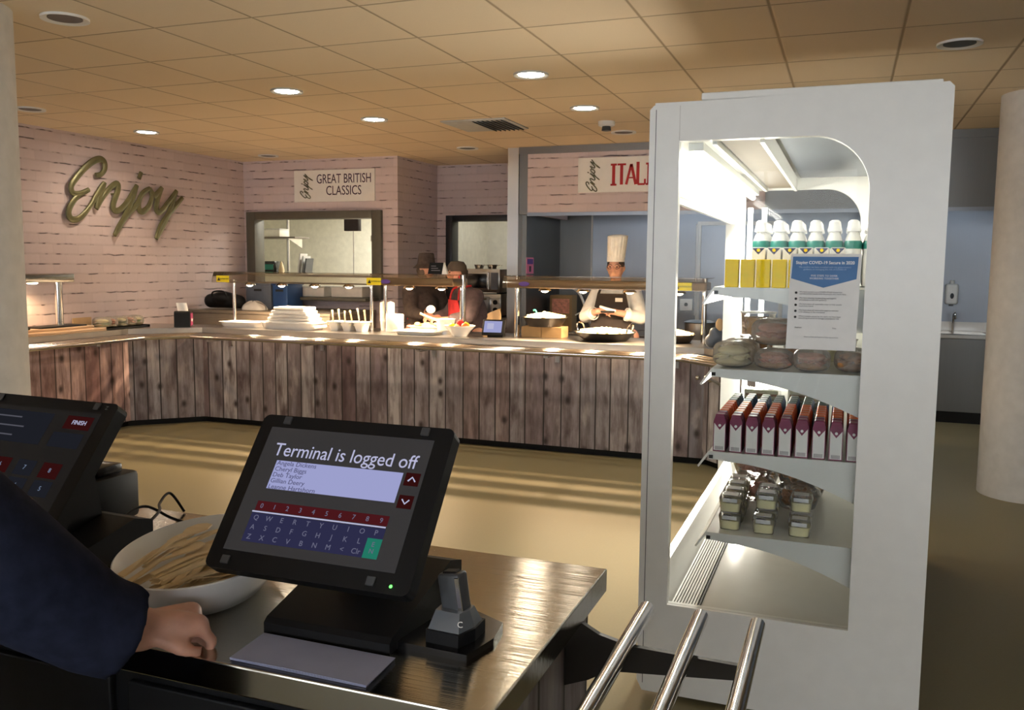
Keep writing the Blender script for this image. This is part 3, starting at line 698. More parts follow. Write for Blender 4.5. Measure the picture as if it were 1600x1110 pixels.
# top shelf: yellow cartons, milk cartons, white capped bottles
w, h = .046, .098
y0_ = thing('milkshake_carton', 'x', 'carton', (0, 0, -5), 0, 'yellow cartons on the top shelf')
MB().box(-w / 2, w / 2, -w / 2, w / 2, 0, h, .002, 1).build('body', 'yellow', y0_, smooth=0)
MB().cone((0, -w / 2 - .001, h * .88), (0, -w / 2, h * .88), .005, seg=12).build('spot', 'silver', y0_)
MB().box(-w * .5 - .0006, -w * .5 + .001, -w / 2 + .002, w / 2 - .002, .003, h - .003).build('side_print', 'purple', y0_, smooth=0)
text('print', 'SHAKE\nSTRAWBERRY', .006, 'labelyellow', y0_, face((0, -w / 2 - .001, h * .45), (1, 0, 0), (0, 0, 1)))
bpy.data.objects.remove(y0_.children[-1])
for q in range(8):
    lab = 'yellow carton at the front of the top shelf, %s from the left' % ORD[q]; loc = (-.382 + q * .0535, YB0, SH[0] + .0005)
    if q == 0: y0_.location = loc; y0_['label'] = lab
    else: dup(y0_, loc, lab)
m0 = thing('milk_carton', 'x', 'carton', (0, 0, -5), 0, 'white milk cartons on the top shelf')
w, h = .048, .142
MB().box(-w / 2, w / 2, -w / 2, w / 2, 0, h, .002, 1).build('body', 'whiteplastic', m0, smooth=0)
MB().prism([(-w * .46, h - .002), (w * .46, h - .002), (0, h - .026)], .001, 'y', -w / 2 - .0012).build('blue_triangle', 'blueink', m0, smooth=0)
MB().cone((0, -w / 2 - .002, h - .010), (0, -w / 2 - .0005, h - .010), .006, seg=12).build('spot', 'yellow', m0)
n = 0
for r in range(3):
    for q in range(6):
        lab = 'white milk carton, %s from the left, %s row behind the yellow cartons' % (ORD[q], ORD[r]); loc = (-.305 + q * .054, YB0 + .13 + r * .052, SH[0] + .0005)
        if n == 0: m0.location = loc; m0['label'] = lab
        else: dup(m0, loc, lab)
        n += 1
b0 = thing('water_bottle', 'x', 'bottle', (0, 0, -5), 0, 'white capped bottles on the top shelf')
MB().lathe([(.001, .001), (.030, .003), (.032, .015), (.032, .11), (.029, .125), (.031, .14), (.031, .165), (.024, .19), (.016, .205), (.016, .212), (.001, .213)]).build('bottle_body', 'whiteplastic', b0)
MB().lathe([(.0318, .142), (.0325, .146), (.0325, .166), (.029, .172)]).build('label_band', 'teal', b0)
MB().lathe([(.017, .205), (.026, .207), (.026, .215), (.023, .222), (.020, .243), (.012, .250), (.001, .251)]).build('cap', 'white', b0)
n = 0
for r in range(4):
    for q in range(7):
        lab = 'white capped bottle with green band, %s from the left in %s bottle row' % (ORD[q], ORD[r]); loc = (-.320 + q * .0668, YB0 + .36 + r * .075, SH[0] + .0005)
        if n == 0: b0.location = loc; b0['label'] = lab
        else: dup(b0, loc, lab)
        n += 1
# second shelf: bagged rolls and deli tubs
def bag(label, x, y, z, sx, sy, sz, filling, seed, base='bread'):
    r_ = random.Random(seed); t = thing('sandwich_bag', label, 'bagged roll', (x, y, z), r_.uniform(-.3, .3), 'bagged rolls on the second shelf')
    MB().ell((0, 0, sz * .16 + .002), (sx * .42, sy * .40, sz * .16)).build('bread_base', base, t)
    b = MB()
    for k in range(14): b.ell((r_.uniform(-.32, .32) * sx, r_.uniform(-.32, .32) * sy, sz * r_.uniform(.34, .46)), (sx * .13, sy * .13, sz * .06), (r_.uniform(-.5, .5), r_.uniform(-.5, .5), 0), 10)
    b.build('filling', filling, t)
    MB().ell((0, 0, sz * .62), (sx * .38, sy * .37, sz * .18)).build('bread_top', base if filling != 'ham' else 'ham', t)
    ph = [r_.uniform(0, 6) for _ in range(6)]
    def f(u, v):
        a = u * 2 * PI; e = v * PI - PI / 2; c_ = math.copysign(abs(math.cos(e)) ** .6, math.cos(e)); s_ = math.copysign(abs(math.sin(e)) ** .7, math.sin(e))
        k_ = 1 + .05 * math.sin(5 * a + ph[0]) * c_ + .04 * math.sin(9 * a + ph[1] + 4 * v) * c_
        return (sx * .5 * c_ * math.cos(a) * k_, sy * .5 * c_ * math.sin(a) * k_, sz * .5 + sz * .495 * s_)
    MB().grid(f, 32, 16).build('bag', 'bag', t, smooth=60); return t
z2 = SH[1] + .001
bag('clear bagged pale roll at the front left corner of the second shelf', -.375, 3.27, z2, .15, .17, .095, 'cream', 1, 'cream')
bag('clear bagged ham roll, second from the left on the second shelf', -.232, 3.25, z2, .13, .14, .075, 'ham', 2)
bag('clear bagged ham roll under the notice on the second shelf', -.105, 3.24, z2, .125, .14, .08, 'ham', 3)
bag('clear bagged roll stacked on top of the ham roll on the second shelf', -.235, 3.33, z2 + .078, .17, .14, .10, 'ham', 4)
bag('clear bagged roll at the right end of the second shelf', .03, 3.27, z2, .12, .15, .085, 'salad', 5, 'salad')
bag('bagged roll behind the pale roll on the second shelf', -.37, 3.47, z2, .14, .15, .09, 'cream', 6)
def deli(label, x, y, z, r, h, fill, group='deli tubs on the second shelf'):
    t = thing('deli_tub', label, 'tub', (x, y, z), 0, group)
    MB().lathe([(.001, .002), (r * .86, .002), (r * .94, h * .78), (.001, h * .80)]).build('food', fill, t)
    MB().lathe([(.001, 0), (r * .9, 0), (r, h), (r * 1.03, h)]).build('tub_wall', 'tub', t)
    MB().lathe([(r * 1.04, h * .97), (r * 1.04, h * 1.03), (.001, h * 1.04)]).build('lid', 'whiteplastic' if fill != 'salad' else 'tub', t)
    return t
deli('clear tub of tan salad stacked on another behind the bagged rolls', -.325, 3.63, z2 + .093, .068, .088, 'bread'); deli('clear lower tub under the tan salad tub', -.325, 3.63, z2, .068, .088, 'salad'); deli('second clear tub right of the tan salad tub', -.165, 3.66, z2, .066, .085, 'salad'); deli('clear tub half hidden behind the notice', -.02, 3.64, z2, .066, .085, 'cream')
# third shelf rear: sandwich wedges stacked behind the cartons
def wedge(label, x, y, z, rz, fill, group):
    t = thing('sandwich_wedge', label, 'sandwich', (x, y, z), rz, group)
    P_ = [(-.06, -.04), (.075, -.04), (-.06, .05)]
    for k, (z0, z1, m_) in enumerate(((0.002, .016, 'cream'), (.016, .026, fill), (.026, .040, 'cream'))): MB().prism(P_, z1 - z0, 'z', z0).build(('bread_slice', 'filling', 'bread_slice')[k], m_, t, smooth=0)
    MB().prism([(-.066, -.046), (.088, -.046), (-.066, .06)], .044, 'z', 0).build('wrapper', 'tub', t, smooth=0); return t
z3 = SH[2] + .001
for i, (x, y, z, f_) in enumerate(((-.33, 3.93, 0, 'salad'), (-.33, 3.93, .046, 'ham'), (-.33, 3.93, .092, 'salad'), (-.15, 3.95, 0, 'green'), (-.15, 3.95, .046, 'bread'), (-.15, 3.95, .092, 'bread'))):
    wedge('packed sandwich wedge, %s layer of the %s stack behind the juice cartons' % (('bottom', 'middle', 'top')[i % 3], ('left', 'right')[i // 3]), x, y, z3 + z, 0, f_, 'sandwich wedges on the third shelf')
# bottom shelf: dessert pots, salad bowls
d0 = thing('dessert_pot', 'x', 'dessert pot', (0, 0, -5), 0, 'dessert pots on the bottom shelf')
w = .082
def sq(s_, z): return [(s_ * w / 2 * math.copysign(abs(math.cos(a * PI / 16)) ** .4, math.cos(a * PI / 16)), s_ * w / 2 * math.copysign(abs(math.sin(a * PI / 16)) ** .4, math.sin(a * PI / 16)), z) for a in range(32)]
def loft(rings, cap0=True, cap1=True):
    b = bmesh.new(); R_ = [[b.verts.new(p) for p in r] for r in rings]; n_ = len(R_[0])
    for A, B in zip(R_, R_[1:]):
        for k in range(n_): b.faces.new((A[k], A[(k + 1) % n_], B[(k + 1) % n_], B[k]))
    if cap0: b.faces.new(R_[0][::-1])
    if cap1: b.faces.new(R_[-1])
    m_ = MB(); m_._add(b); return m_
loft([sq(.82, .002), sq(.9, .03), sq(.9, .034)]).build('dessert', 'cream', d0)
b = MB()
for k in range(8): b.ell((rnd.uniform(-.026, .026), rnd.uniform(-.028, .022), .036), rnd.uniform(.006, .010), seg=8)
b.build('berry_topping', 'berry', d0)
loft([sq(.86, 0), sq(.95, .036), sq(1.0, .044), sq(1.0, .048), sq(.93, .056), sq(.86, .062)]).build('pot', 'tub', d0)
MB().box(-.026, .026, -.030, .012, .0625, .0635).build('lid_label', 'whiteplastic', d0, smooth=0)
MB().box(-.026, .026, -w * .46, -w * .458, .038, .052).build('front_label', 'whiteplastic', d0, smooth=0)
z4 = SH[3] + .001
n = 0
for col_, (x, ys) in enumerate(((-.365, [(3.26, 0), (3.26, .065), (3.36, 0), (3.36, .065), (3.46, 0), (3.46, .065), (3.56, 0), (3.56, .065)]), (-.245, [(3.255, 0), (3.35, 0), (3.35, .065), (3.45, 0), (3.45, .065)]), (-.122, [(3.265, 0), (3.36, 0), (3.36, .065)]))):
    for y, dz in ys:
        row = ('front', 'second', 'third', 'fourth')[int(round((y - 3.26) / .1))]
        lab = 'clear dessert pot, %s row of the %s column, %s of its pile' % (row, ('left', 'middle', 'right')[col_], 'on top' if dz else 'at the bottom')
        loc = (x, y, z4 + dz)
        if n == 0: d0.location = loc; d0['label'] = lab
        else: dup(d0, loc, lab)
        n += 1
def salad(label, x, y, z, fill):
    t = thing('salad_bowl', label, 'salad bowl', (x, y, z), 0, 'clear salad bowls on the bottom shelf'); r_ = random.Random(label)
    b = MB()
    for k in range(26): b.ell((r_.uniform(-.055, .055), r_.uniform(-.045, .045), r_.uniform(.012, .055)), (r_.uniform(.01, .022), r_.uniform(.01, .02), .008), (r_.uniform(-1, 1), r_.uniform(-1, 1), 0), 8)
    b.build('food', fill, t)
    MB().lathe([(.001, 0), (.07, 0), (.088, .05), (.092, .055), (.085, .075), (.06, .095), (.001, .10)]).build('bowl_and_lid', 'tub', t); return t
for x, y, z, f_, l in ((-.33, 3.74, 0, 'ham', 'clear salad bowl behind the left dessert pots, underneath'), (-.33, 3.74, .102, 'ham', 'clear salad bowl behind the left dessert pots, stacked on top'), (-.15, 3.66, 0, 'salad', 'clear orange salad bowl behind the middle dessert pots'), (-.15, 3.66, .102, 'salad', 'clear orange salad bowl stacked on top in the middle'), (-.33, 3.95, 0, 'bread', 'clear bowl of tan salad at the rear left of the bottom shelf'), (-.33, 3.95, .102, 'bread', 'clear bowl of tan salad stacked at the rear left'), (-.13, 3.88, 0, 'bread', 'clear bowl of tan salad at the rear right of the bottom shelf'), (-.13, 3.88, .102, 'bread', 'clear bowl of tan salad stacked at the rear right')):
    salad(l, x, y, z4 + z, f_)

# ------------------------------------------------------------------ cash desk things
def terminal(label, cx, cy, cz, yaw, on):
    t = thing('point_of_sale_terminal', label, 'till', (cx, cy + .04, DZ), yaw, 'till terminals on the cash desk')
    TW, TH = .408, .31
    b = MB(); r = .014
    out = [(sx * (TW / 2 - r) + r * math.cos(a), sy * (TH / 2 - r) + r * math.sin(a)) for sx, sy, a0 in ((1, 1, 0), (-1, 1, 90), (-1, -1, 180), (1, -1, 270)) for a in [math.radians(a0 + k * 22.5) for k in range(5)]]
    b.prism(out, .030, 'z', -.030)
    dsp = b.build('display', 'black', t, smooth=0); dsp.location = (0, -.04, cz - DZ); dsp.rotation_euler = (math.radians(52), 0, 0)
    MB().prism([(-.15, -.11), (.15, -.11), (.15, .11), (-.15, .11)], .035, 'z', -.064).build('back_housing', 'black', dsp, smooth=0)
    def L(s, q, z=.0008): return ((s - .5) * TW, (.5 - q) * TH, z)
    def rect(nm, s0, s1, q0, q1, m, z=.0008): 
        a, c_ = L(s0, q0, z), L(s1, q1, z); return MB().box(a[0], c_[0], c_[1], a[1], 0, z).build(nm, m, dsp, smooth=0)
    def tx(nm, body, s, q, size, m, align='CENTER', sx=1, shear=0, z=.0014): return text(nm, body, size, m, dsp, Matrix.Translation(L(s, q, z)), .0002, align, sx, shear)
    rect('screen', .065, .915, .085, .885, 'screen' if on else 'screendim', .0006)
    for s_, q_ in ((.14, .035), (.86, .035), (.10, .945), (.82, .945)): MB().box(*[v for p in zip(L(s_ - .02, q_ + .025)[:2], L(s_ + .02, q_ - .025)[:2]) for v in p], 0, .0035, .001, 1).build('rubber_pad', 'grey', dsp, smooth=0)
    if on:
        tx('heading', 'Terminal is logged off', .5 * TW + L(0, 0)[0] * 0 + 0 if False else .497, .238, .0375, 's_text', sx=.92)
        rect('name_list', .163, .815, .305, .490, 's_list', .0009)
        for k, nm in enumerate(('Angela Dickens', 'Cheryl Biggs', 'Deb Taylor', 'Gillian Deery', 'Leanne Hartshorn')): tx('list_name', nm, .17, .323 + k * .0385, .0125, 's_dark', 'LEFT', 1.1)
        for q_, ch in ((.34, 1), (.478, -1)):
            rect('scroll_key', .83, .90, q_ - .04, q_ + .04, 's_dimred', .0009)
            c_ = L(.865, q_); MB().tube([(c_[0] - .007, c_[1] - .004 * ch, .0015), (c_[0], c_[1] + .004 * ch, .0015), (c_[0] + .007, c_[1] - .004 * ch, .0015)], .0013, 6).build('scroll_arrow', 's_text', dsp)
        rect('number_keys', .148, .815, .572, .632, 's_red', .0009); rect('divider', .138, .812, .636, .644, 's_text', .001)
        rect('letter_keys', .14, .745, .648, .825, 's_blue', .0009); rect('letter_keys', .745, .815, .648, .71, 's_blue', .0009); rect('enter_key', .745, .815, .71, .825, 's_green', .0009)
        for k in range(10): tx('key_figure', str(k), .178 + k * .0672, .604, .013, 's_dimtext')
        for j, row in enumerate(('QWERTYUIOP', 'ASDFGHJKL', 'ZXCVBNM<')):
            for k, ch in enumerate(row): tx('key_letter', ch, .172 + k * .0672, .678 + j * .059, .0135, 's_dimtext')
        tx('key_letter', 'Clr', .172 + 8 * .0672, .678 + 2 * .059, .0135, 's_dimtext'); tx('key_letter', 'E\nN', .78, .765, .012, 's_dimtext')
        MB().ell(L(.915, .957, .001), (.003, .003, .001), seg=10).build('power_light', 'ledgreen', dsp)
    else:
        rect('order_panel', .10, .60, .12, .36, 's_dimblue', .0009)
        for k in range(3): tx('order_line', 'till open', .13, .17 + k * .07, .012, 's_grey', 'LEFT') if False else rect('order_line', .13, .38 + .05 * (k % 2), .165 + k * .07, .175 + k * .07, 's_grey', .0011)
        rect('finish_key', .70, .885, .12, .22, 's_dimred', .0009); tx('key_word', 'FINISH', .80, .17, .014, 's_text')
        rect('side_key', .66, .875, .25, .36, 's_dimblue', .0009)
        for s_, q_, m_, g_ in ((.42, .53, 's_dimred', '6'), (.60, .53, 's_dimblue', '7'), (.78, .53, 's_dimred', '8'), (.42, .66, 's_dimblue', '3'), (.60, .66, 's_dimblue', '4'), (.78, .66, 's_dimblue', '5'), (.26, .53, 's_dimblue', '1'), (.26, .66, 's_dimblue', '2')):
            rect('number_key', s_ - .065, s_ + .065, q_ - .055, q_ + .055, m_, .0009); tx('key_figure', g_, s_, q_, .014, 's_cyan')
        tx('corner_mark', 'Z', .93, .04, .012, 'silver')
    # foot and stem
    MB().prism([(-.125, 0), (.17, 0), (.17, .07), (.12, .085), (-.115, .026), (-.125, .018)], .25, 'x', -.085).build('foot', 'black', t, smooth=0)
    MB().prism([(.02, .04), (.12, .06), (.085, .27), (.055, .25)], .10, 'x', -.03).build('stem', 'black', t, smooth=0)
    return t
terminal('touch screen till reading terminal is logged off, on the cash desk', -.85, 1.33, 1.181, .003, True)
terminal('second till with dim screen at the left edge beside the person', -1.615, 1.326, 1.179, -.048, False)
# white oval bowl with wooden cutlery
bw = thing('serving_bowl', 'white oval bowl of wooden cutlery on the cash desk', 'bowl', (-1.165, 1.375, DZ))
prof = [(.001, .004), (.55, .004), (.62, .012), (.80, .045), (.93, .078), (.985, .088), (1.0, .086), (.985, .078), (.85, .04), (.68, .006), (.58, 0), (.001, 0)]
MB().lathe([(r * .235, z) for r, z in prof], (0, 0, 0), 64, 1, .68, math.radians(112)).build('bowl', 'white', bw, smooth=60)
def cutlery(kind):
    o = thing('wooden_' + kind, 'x', 'cutlery', (0, 0, -5), 0, 'wooden %ss in the white bowl' % kind); L_ = .155
    left = [(-.0045, 0), (-.0035, .07), (-.004, .10)]
    head = {'spoon': [(-.010, .112), (-.0145, .13), (-.010, .15), (-.0, L_)], 'fork': [(-.010, .112), (-.0115, .13), (-.010, .154), (-.0065, .154), (-.0055, .132), (-.002, .132), (-.0018, L_)], 'knife': [(-.008, .105), (-.0085, .14), (-.002, L_)]}[kind]
    out = left + head; out = out + [(-x, y) for x, y in reversed(out) if abs(x) > 1e-6]
    b = MB().prism(out, .0017, 'z', 0)
    for v in b.bm.verts: v.co.z += .006 * math.sin((v.co.y / L_) * PI) * (1 if v.co.y < .1 else .4)
    b.build('handle_and_head', 'woodspoon', o, smooth=0); return o
rr_ = random.Random(3); protos = {k: cutlery(k) for k in ('spoon', 'fork', 'knife')}; used = set()
for i in range(30):
    k = ('spoon', 'fork', 'spoon', 'knife')[i % 4]
    a = rr_.uniform(-.5, .25); u = rr_.uniform(-1, 1); v = rr_.uniform(-1, 1)
    loc = (-1.165 + .055 * u, 1.225 + .055 * v + .03 * abs(u), DZ + .024 + i * .0016 + abs(u) * .012)
    o = protos[k] if k not in used else dup(protos[k], loc, 'x'); used.add(k); o.location = loc
    o.rotation_euler = (rr_.uniform(.0, .14), rr_.uniform(-.2, .2), a); o.scale = (1.75, 1.3, 1.5)
    o['label'] = 'pale wooden %s lying in the cutlery pile in the white bowl' % k
# folded paper, scanner on its dock, cables
t = thing('paper_sheet', 'folded blue grey paper sheet lying before the till on the desk edge', 'paper', (-.79, 1.18, DZ))
b = MB()
for k in range(3): b.grid(lambda u, v: (-.128 + u * .255 + v * (-.010 if u < .5 else -.006) + k * .002, -.048 + v * .105 - u * .002 - k * .003, .0015 + k * .0022 + .003 * (1 - v) * (.5 + .5 * math.sin(u * 3)) * k * .5), 8, 4)
b.build('sheet', 'bluepaper', t, solid=.0008)
t = thing('barcode_scanner', 'black and silver handset standing in its cradle on the desk', 'scanner', (-.603, 1.335, DZ), -.12)
MB().prism([(-.076, -.07), (.055, -.06), (.062, .02), (.045, .085), (-.05, .12), (-.076, .10)], .012, 'z', 0).build('tray', 'blackgloss', t, smooth=0)
MB().prism([(-.032, -.048), (.03, -.045), (.04, -.005), (.034, .04), (-.03, .045), (-.04, 0)], .022, 'z', .012).build('cradle_base', 'black', t, smooth=0)
loft([[(-.030, -.044, .034), (.028, -.040, .034), (.036, 0, .034), (.03, .035, .034), (-.028, .038, .034), (-.036, 0, .034)], [(-.026, -.026, .062), (.02, -.024, .062), (.026, .0, .062), (.022, .022, .062), (-.024, .024, .062), (-.03, 0, .062)]]).build('cradle', 'silver', t, smooth=0)
h_ = MB(); h_.box(-.022, .022, -.016, .016, -.046, .040, .006, 3); h_.mat4(Matrix.Translation((-.006, .004, .082)) @ Matrix.Rotation(-.16, 4, 'Y')); h_.build('handset', 'grey', t)
h_ = MB(); h_.box(.013, .0225, -.0172, -.0150, -.040, .034, .001, 1); h_.mat4(Matrix.Translation((-.006, .004, .082)) @ Matrix.Rotation(-.16, 4, 'Y')); h_.build('silver_trim', 'chrome', t)
h_ = MB(); h_.box(-.014, .014, -.010, .010, .038, .043, .002, 1); h_.mat4(Matrix.Translation((-.006, .004, .082)) @ Matrix.Rotation(-.16, 4, 'Y')); h_.build('handset_top', 'black', t)
text('badge_lettering', 'C', .014, 'signwhite', t, face((.026, -.032, .047), (.9, .4, 0), (-.2, .3, .9)))
t = tag(MB().tube([(-.62, 1.40, DZ + .03), (-.66, 1.45, DZ + .06), (-.70, 1.47, DZ + .045), (-.72, 1.46, DZ + .03)], .003, 8, 6).build('scanner_cable', 'black'), 'short black cable looping from the handset cradle to the till', 'cable')
tag(MB().tube([(-1.55, 1.50, DZ + .004), (-1.56, 1.56, DZ + .05), (-1.56, 1.63, DZ + .06), (-1.52, 1.68, DZ + .02), (-1.45, 1.70, DZ + .004), (-1.4, 1.74, DZ + .004)], .0035, 8, 8).build('power_cable', 'black'), 'black cable arching up highest behind the white bowl', 'cable')
tag(MB().tube([(-1.52, 1.47, DZ + .004), (-1.5, 1.54, DZ + .03), (-1.52, 1.63, DZ + .05), (-1.6, 1.72, DZ + .04), (-1.62, 1.78, DZ + .05), (-1.58, 1.785, DZ + .004)], .0035, 8, 8).build('power_cable', 'black'), 'black cable crossing to the far desk edge behind the bowl', 'cable')
tag(MB().tube([(-1.53, 1.44, DZ + .004), (-1.45, 1.50, DZ + .012), (-1.36, 1.62, DZ + .004), (-1.28, 1.7, DZ + .004)], .004, 8, 8).build('power_cable', 'black'), 'black cable lying flat on the desk nearest the bowl', 'cable')
t = thing('receipt_printer', 'black receipt printer behind the left till', 'printer', (-1.80, 1.61, DZ))
MB().box(-.075, .13, -.06, .12, 0, .12, .012).build('body', 'black', t); MB().box(-.06, .115, .0, .08, .12, .145, .006).build('lid', 'blackgloss', t)

# ------------------------------------------------------------------ wall lettering and signs
ENJOY = [[(6.583,2.411),(6.647,2.426),(6.695,2.478),(6.698,2.54),(6.65,2.57),(6.561,2.54),(6.452,2.461),(6.35,2.362),(6.291,2.283),(6.309,2.222),(6.393,2.224),(6.495,2.267)],[(6.46,2.252),(6.364,2.2),(6.286,2.12),(6.249,2.044),(6.27,1.986),(6.343,1.982),(6.43,2.039),(6.521,2.135)],[(6.521,2.135),(6.625,2.265),(6.689,2.35)],[(6.689,2.35),(6.629,2.219),(6.577,2.093)],[(6.577,2.093),(6.672,2.223),(6.778,2.324),(6.851,2.353),(6.854,2.291),(6.795,2.169),(6.791,2.099),(6.859,2.095),(6.957,2.172),(7.048,2.282),(7.106,2.359)],[(7.106,2.359),(7.022,2.184),(6.907,2.002),(6.791,1.847)],[(6.791,1.847),(6.852,1.936),(6.963,2.061),(7.085,2.156),(7.167,2.276)],[(7.171,2.494),(7.137,2.431)],[(7.282,2.342),(7.19,2.294),(7.127,2.208),(7.123,2.127),(7.17,2.1),(7.251,2.151),(7.308,2.253),(7.282,2.342)],[(7.282,2.342),(7.347,2.273),(7.456,2.364)],[(7.456,2.364),(7.392,2.243),(7.364,2.141),(7.421,2.111),(7.544,2.22),(7.67,2.348)],[(7.67,2.348),(7.564,2.136),(7.45,1.962),(7.351,1.832)],[(7.351,1.832),(7.414,1.96),(7.538,2.093),(7.664,2.202),(7.758,2.282)]]
def sm(st): return st if len(st) < 3 else [tuple(p) for p in catmull([V(a, b_, 0) for a, b_ in st], 5)]
t = thing('wall_lettering', 'large olive gold script word Enjoy on the left brick wall', 'lettering', (XL, 7.0, 2.2))
for st in ENJOY:
    P_ = sm(st); n_ = len(P_)
    MB().tube([(XL + .035, y, z) for y, z, *_ in P_], lambda q: (.016, .030 * (.78 + .3 * math.sin(q * PI))), 12, flat=(1, 0, 0)).build('letter_stroke', 'gold', t, world=True)
    for p in (P_[0], P_[-1]): pass
for y, z in ((6.4, 2.24), (6.8, 2.25), (7.2, 2.12), (7.4, 2.2)): MB().cone((XL, y, z), (XL + .03, y, z), .008).build('stand_off', 'gold', t, world=True)
def mini_enjoy(par, x0, z0, h_, w_, y):
    """the same script running upwards: along-text -> z, up -> -x"""
    for st in ENJOY:
        MB().tube([(x0 - (z - 1.832) / .738 * w_, y, z0 + (q - 6.249) / 1.509 * h_) for q, z, *_ in sm(st)], .0055, 6).build('script_stroke', 'olive', par, world=True)
sg = thing('wall_sign', 'white sign reading Great British Classics above the hatch', 'sign', (-5.545, YB - .012, 2.29))
MB().box(-6.075, -5.01, YB - .02, YB - .001, 2.295, 2.655, .002).build('board', 'signwhite', sg, world=True, smooth=0)
mini_enjoy(sg, -5.82, 2.335, .28, .17, YB - .024)
def wide(par, body, cx, cz, hgt, wid, m, y, bold=0):
    o = text('lettering', body, hgt / .7, m, par, face((0, 0, 0), (1, 0, 0), (0, 0, 1)), bold=bold)
    xs = [v.co.x for v in o.data.vertices]; k_ = wid / (max(xs) - min(xs)); mid = (max(xs) + min(xs)) / 2
    pl = par.location
    for v in o.data.vertices: v.co.x = (v.co.x - mid) * k_ + cx - pl.x; v.co.z += cz - pl.z; v.co.y += y - pl.y
    return o
wide(sg, 'GREAT BRITISH', -5.41, 2.548, .105, .71, 'plumink', YB - .0225); wide(sg, 'CLASSICS', -5.41, 2.415, .105, .46, 'plumink', YB - .0225)
sg = thing('wall_sign', 'white sign with red lettering on the canopy above the chef', 'sign', (-2.0, 8.588, 2.31))
MB().box(-2.56, -1.40, 8.58, 8.599, 2.315, 2.655, .002).build('board', 'signwhite', sg, world=True, smooth=0)
mini_enjoy(sg, -2.335, 2.325, .31, .14, 8.576)
def slab(ch, x, w_):
    b = MB(); z0, z1, s_, th = 2.385, 2.58, .03, .018
    def bar(xa, za, xb, zb, t_): 
        d_ = V(xb - xa, 0, zb - za); n_ = V(-d_.z, 0, d_.x).normalized() * t_ / 2
        b.prism([(xa - n_.x, za - n_.z), (xb - n_.x, zb - n_.z), (xb + n_.x, zb + n_.z), (xa + n_.x, za + n_.z)], .003, 'y', 8.5765)
    if ch == 'I': bar(x, z0, x, z1, s_); bar(x - w_ / 2, z0, x + w_ / 2, z0, th); bar(x - w_ / 2, z1, x + w_ / 2, z1, th)
    if ch == 'T': bar(x, z0, x, z1, s_); bar(x - w_ / 2, z1, x + w_ / 2, z1, th)
    if ch == 'A': bar(x - w_ / 2, z0, x, z1, s_ * .8); bar(x + w_ / 2, z0, x, z1, s_ * .9); bar(x - w_ / 4, 2.45, x + w_ / 4, 2.45, th * .7)
    if ch == 'L': bar(x - w_ / 3, z0, x - w_ / 3, z1 + .02, s_); bar(x - w_ / 3, z0, x + w_ / 2, z0, th); bar(x + w_ / 2, z0, x + w_ / 2, z0 + .05, th)
    if ch == 'N': bar(x - w_ / 2, z0, x - w_ / 2, z1, s_ * .8); bar(x + w_ / 2, z0, x + w_ / 2, z1, s_ * .8); bar(x - w_ / 2, z1, x + w_ / 2, z0, s_ * .8)
    b.build('red_letter', 'signred', sg, world=True, smooth=0)
for ch, x, w_ in (('I', -2.195, .06), ('T', -2.115, .085), ('A', -2.02, .095), ('L', -1.925, .085), ('I', -1.845, .06), ('A', -1.75, .095), ('N', -1.64, .07)): slab(ch, x, w_)

# ------------------------------------------------------------------ things on the serving counter
def gn_tray(label, x, y, w_, d_, h_, m='white', rz=0, cat='tray'):
    t = thing('serving_tray', label, cat, (x, y, CT), rz)
    def rr(s_, z): return [((w_ / 2 - .02 + s_) * math.copysign(1, c1) + .0 if False else max(-1, min(1, 1.25 * math.cos(a))) * (w_ / 2 + s_), max(-1, min(1, 1.25 * math.sin(a))) * (d_ / 2 + s_), z) for a in [k * PI / 24 for k in range(48)] for c1 in (1,)]
    loft([rr(-.025, 0), rr(-.005, h_ * .9), rr(.01, h_), rr(.01, h_ + .004), rr(-.008, h_), rr(-.03, .006)], True, True).build('tray_shell', m, t, smooth=50); return t
t = gn_tray('low white serving tray, empty, under the left gantry', -5.64, 7.30, .44, .26, .05)
t = gn_tray('white serving tray under the pile of white flatbreads', -5.06, 7.30, .60, .30, .06)
for i in range(6):
    w_ = .29 - i * .022
    t = thing('flatbread', 'folded white flatbread, %s from the bottom of the pile' % ORD[i], 'bread', (-5.03 - i * .006, 7.31, CT + .012 + i * .034), 0, 'white flatbreads on the tray')
    b = MB(); b.box(-w_, w_, -.11, .11, 0, .033, .015, 3)
    for v in b.bm.verts: v.co.x += .012 * math.sin(v.co.y * 30 + i); v.co.y += .01 * math.sin(v.co.x * 14 + i * 2)
    b.build('folded_sheet', 'paper', t, smooth=60); MB().tube([(w_ * (k / 6 - .5) * 1.7, -.112 + .008 * math.sin(w_ * (k / 6 - .5) * 1.7 * 14 + i * 2), .017) for k in range(7)], .004, 6).build('fold_line', 'column', t)
for i, (x, l) in enumerate(((-4.585, 'leftmost'), (-4.445, 'second'), (-4.305, 'third'))):
    t = gn_tray('%s white sauce pot with ladles below the left gantry' % l, x, 7.33, .125, .17, .085, cat='pot')
    MB().box(-.052, .052, -.07, .07, .055, .062).build('sauce', 'cream', t, smooth=0)
for i, (x, dx, hh, l) in enumerate(((-4.62, -.02, .19, 'left end of the first pot'), (-4.55, -.02, .20, 'right end of the first pot'), (-4.49, -.01, .185, 'left end of the second pot'), (-4.41, -.035, .19, 'right end of the second pot'), (-4.33, -.03, .215, 'left end of the third pot'), (-4.265, -.02, .20, 'right end of the third pot'))):
    t = thing('ladle', 'ladle with pale handle at the ' + l, 'ladle', (x, 7.33, CT + .064), 0, 'ladles in the sauce pots')
    MB().tube([(0, 0, 0), (dx * .6, 0, hh * .55), (dx, .01, hh - .064)], lambda q: .006 + .005 * q, 10).build('handle', 'woodspoon' if i != 4 else 'white', t); MB().ell((0, 0, .004), (.02, .02, .012), seg=12).build('scoop', 'chrome', t)
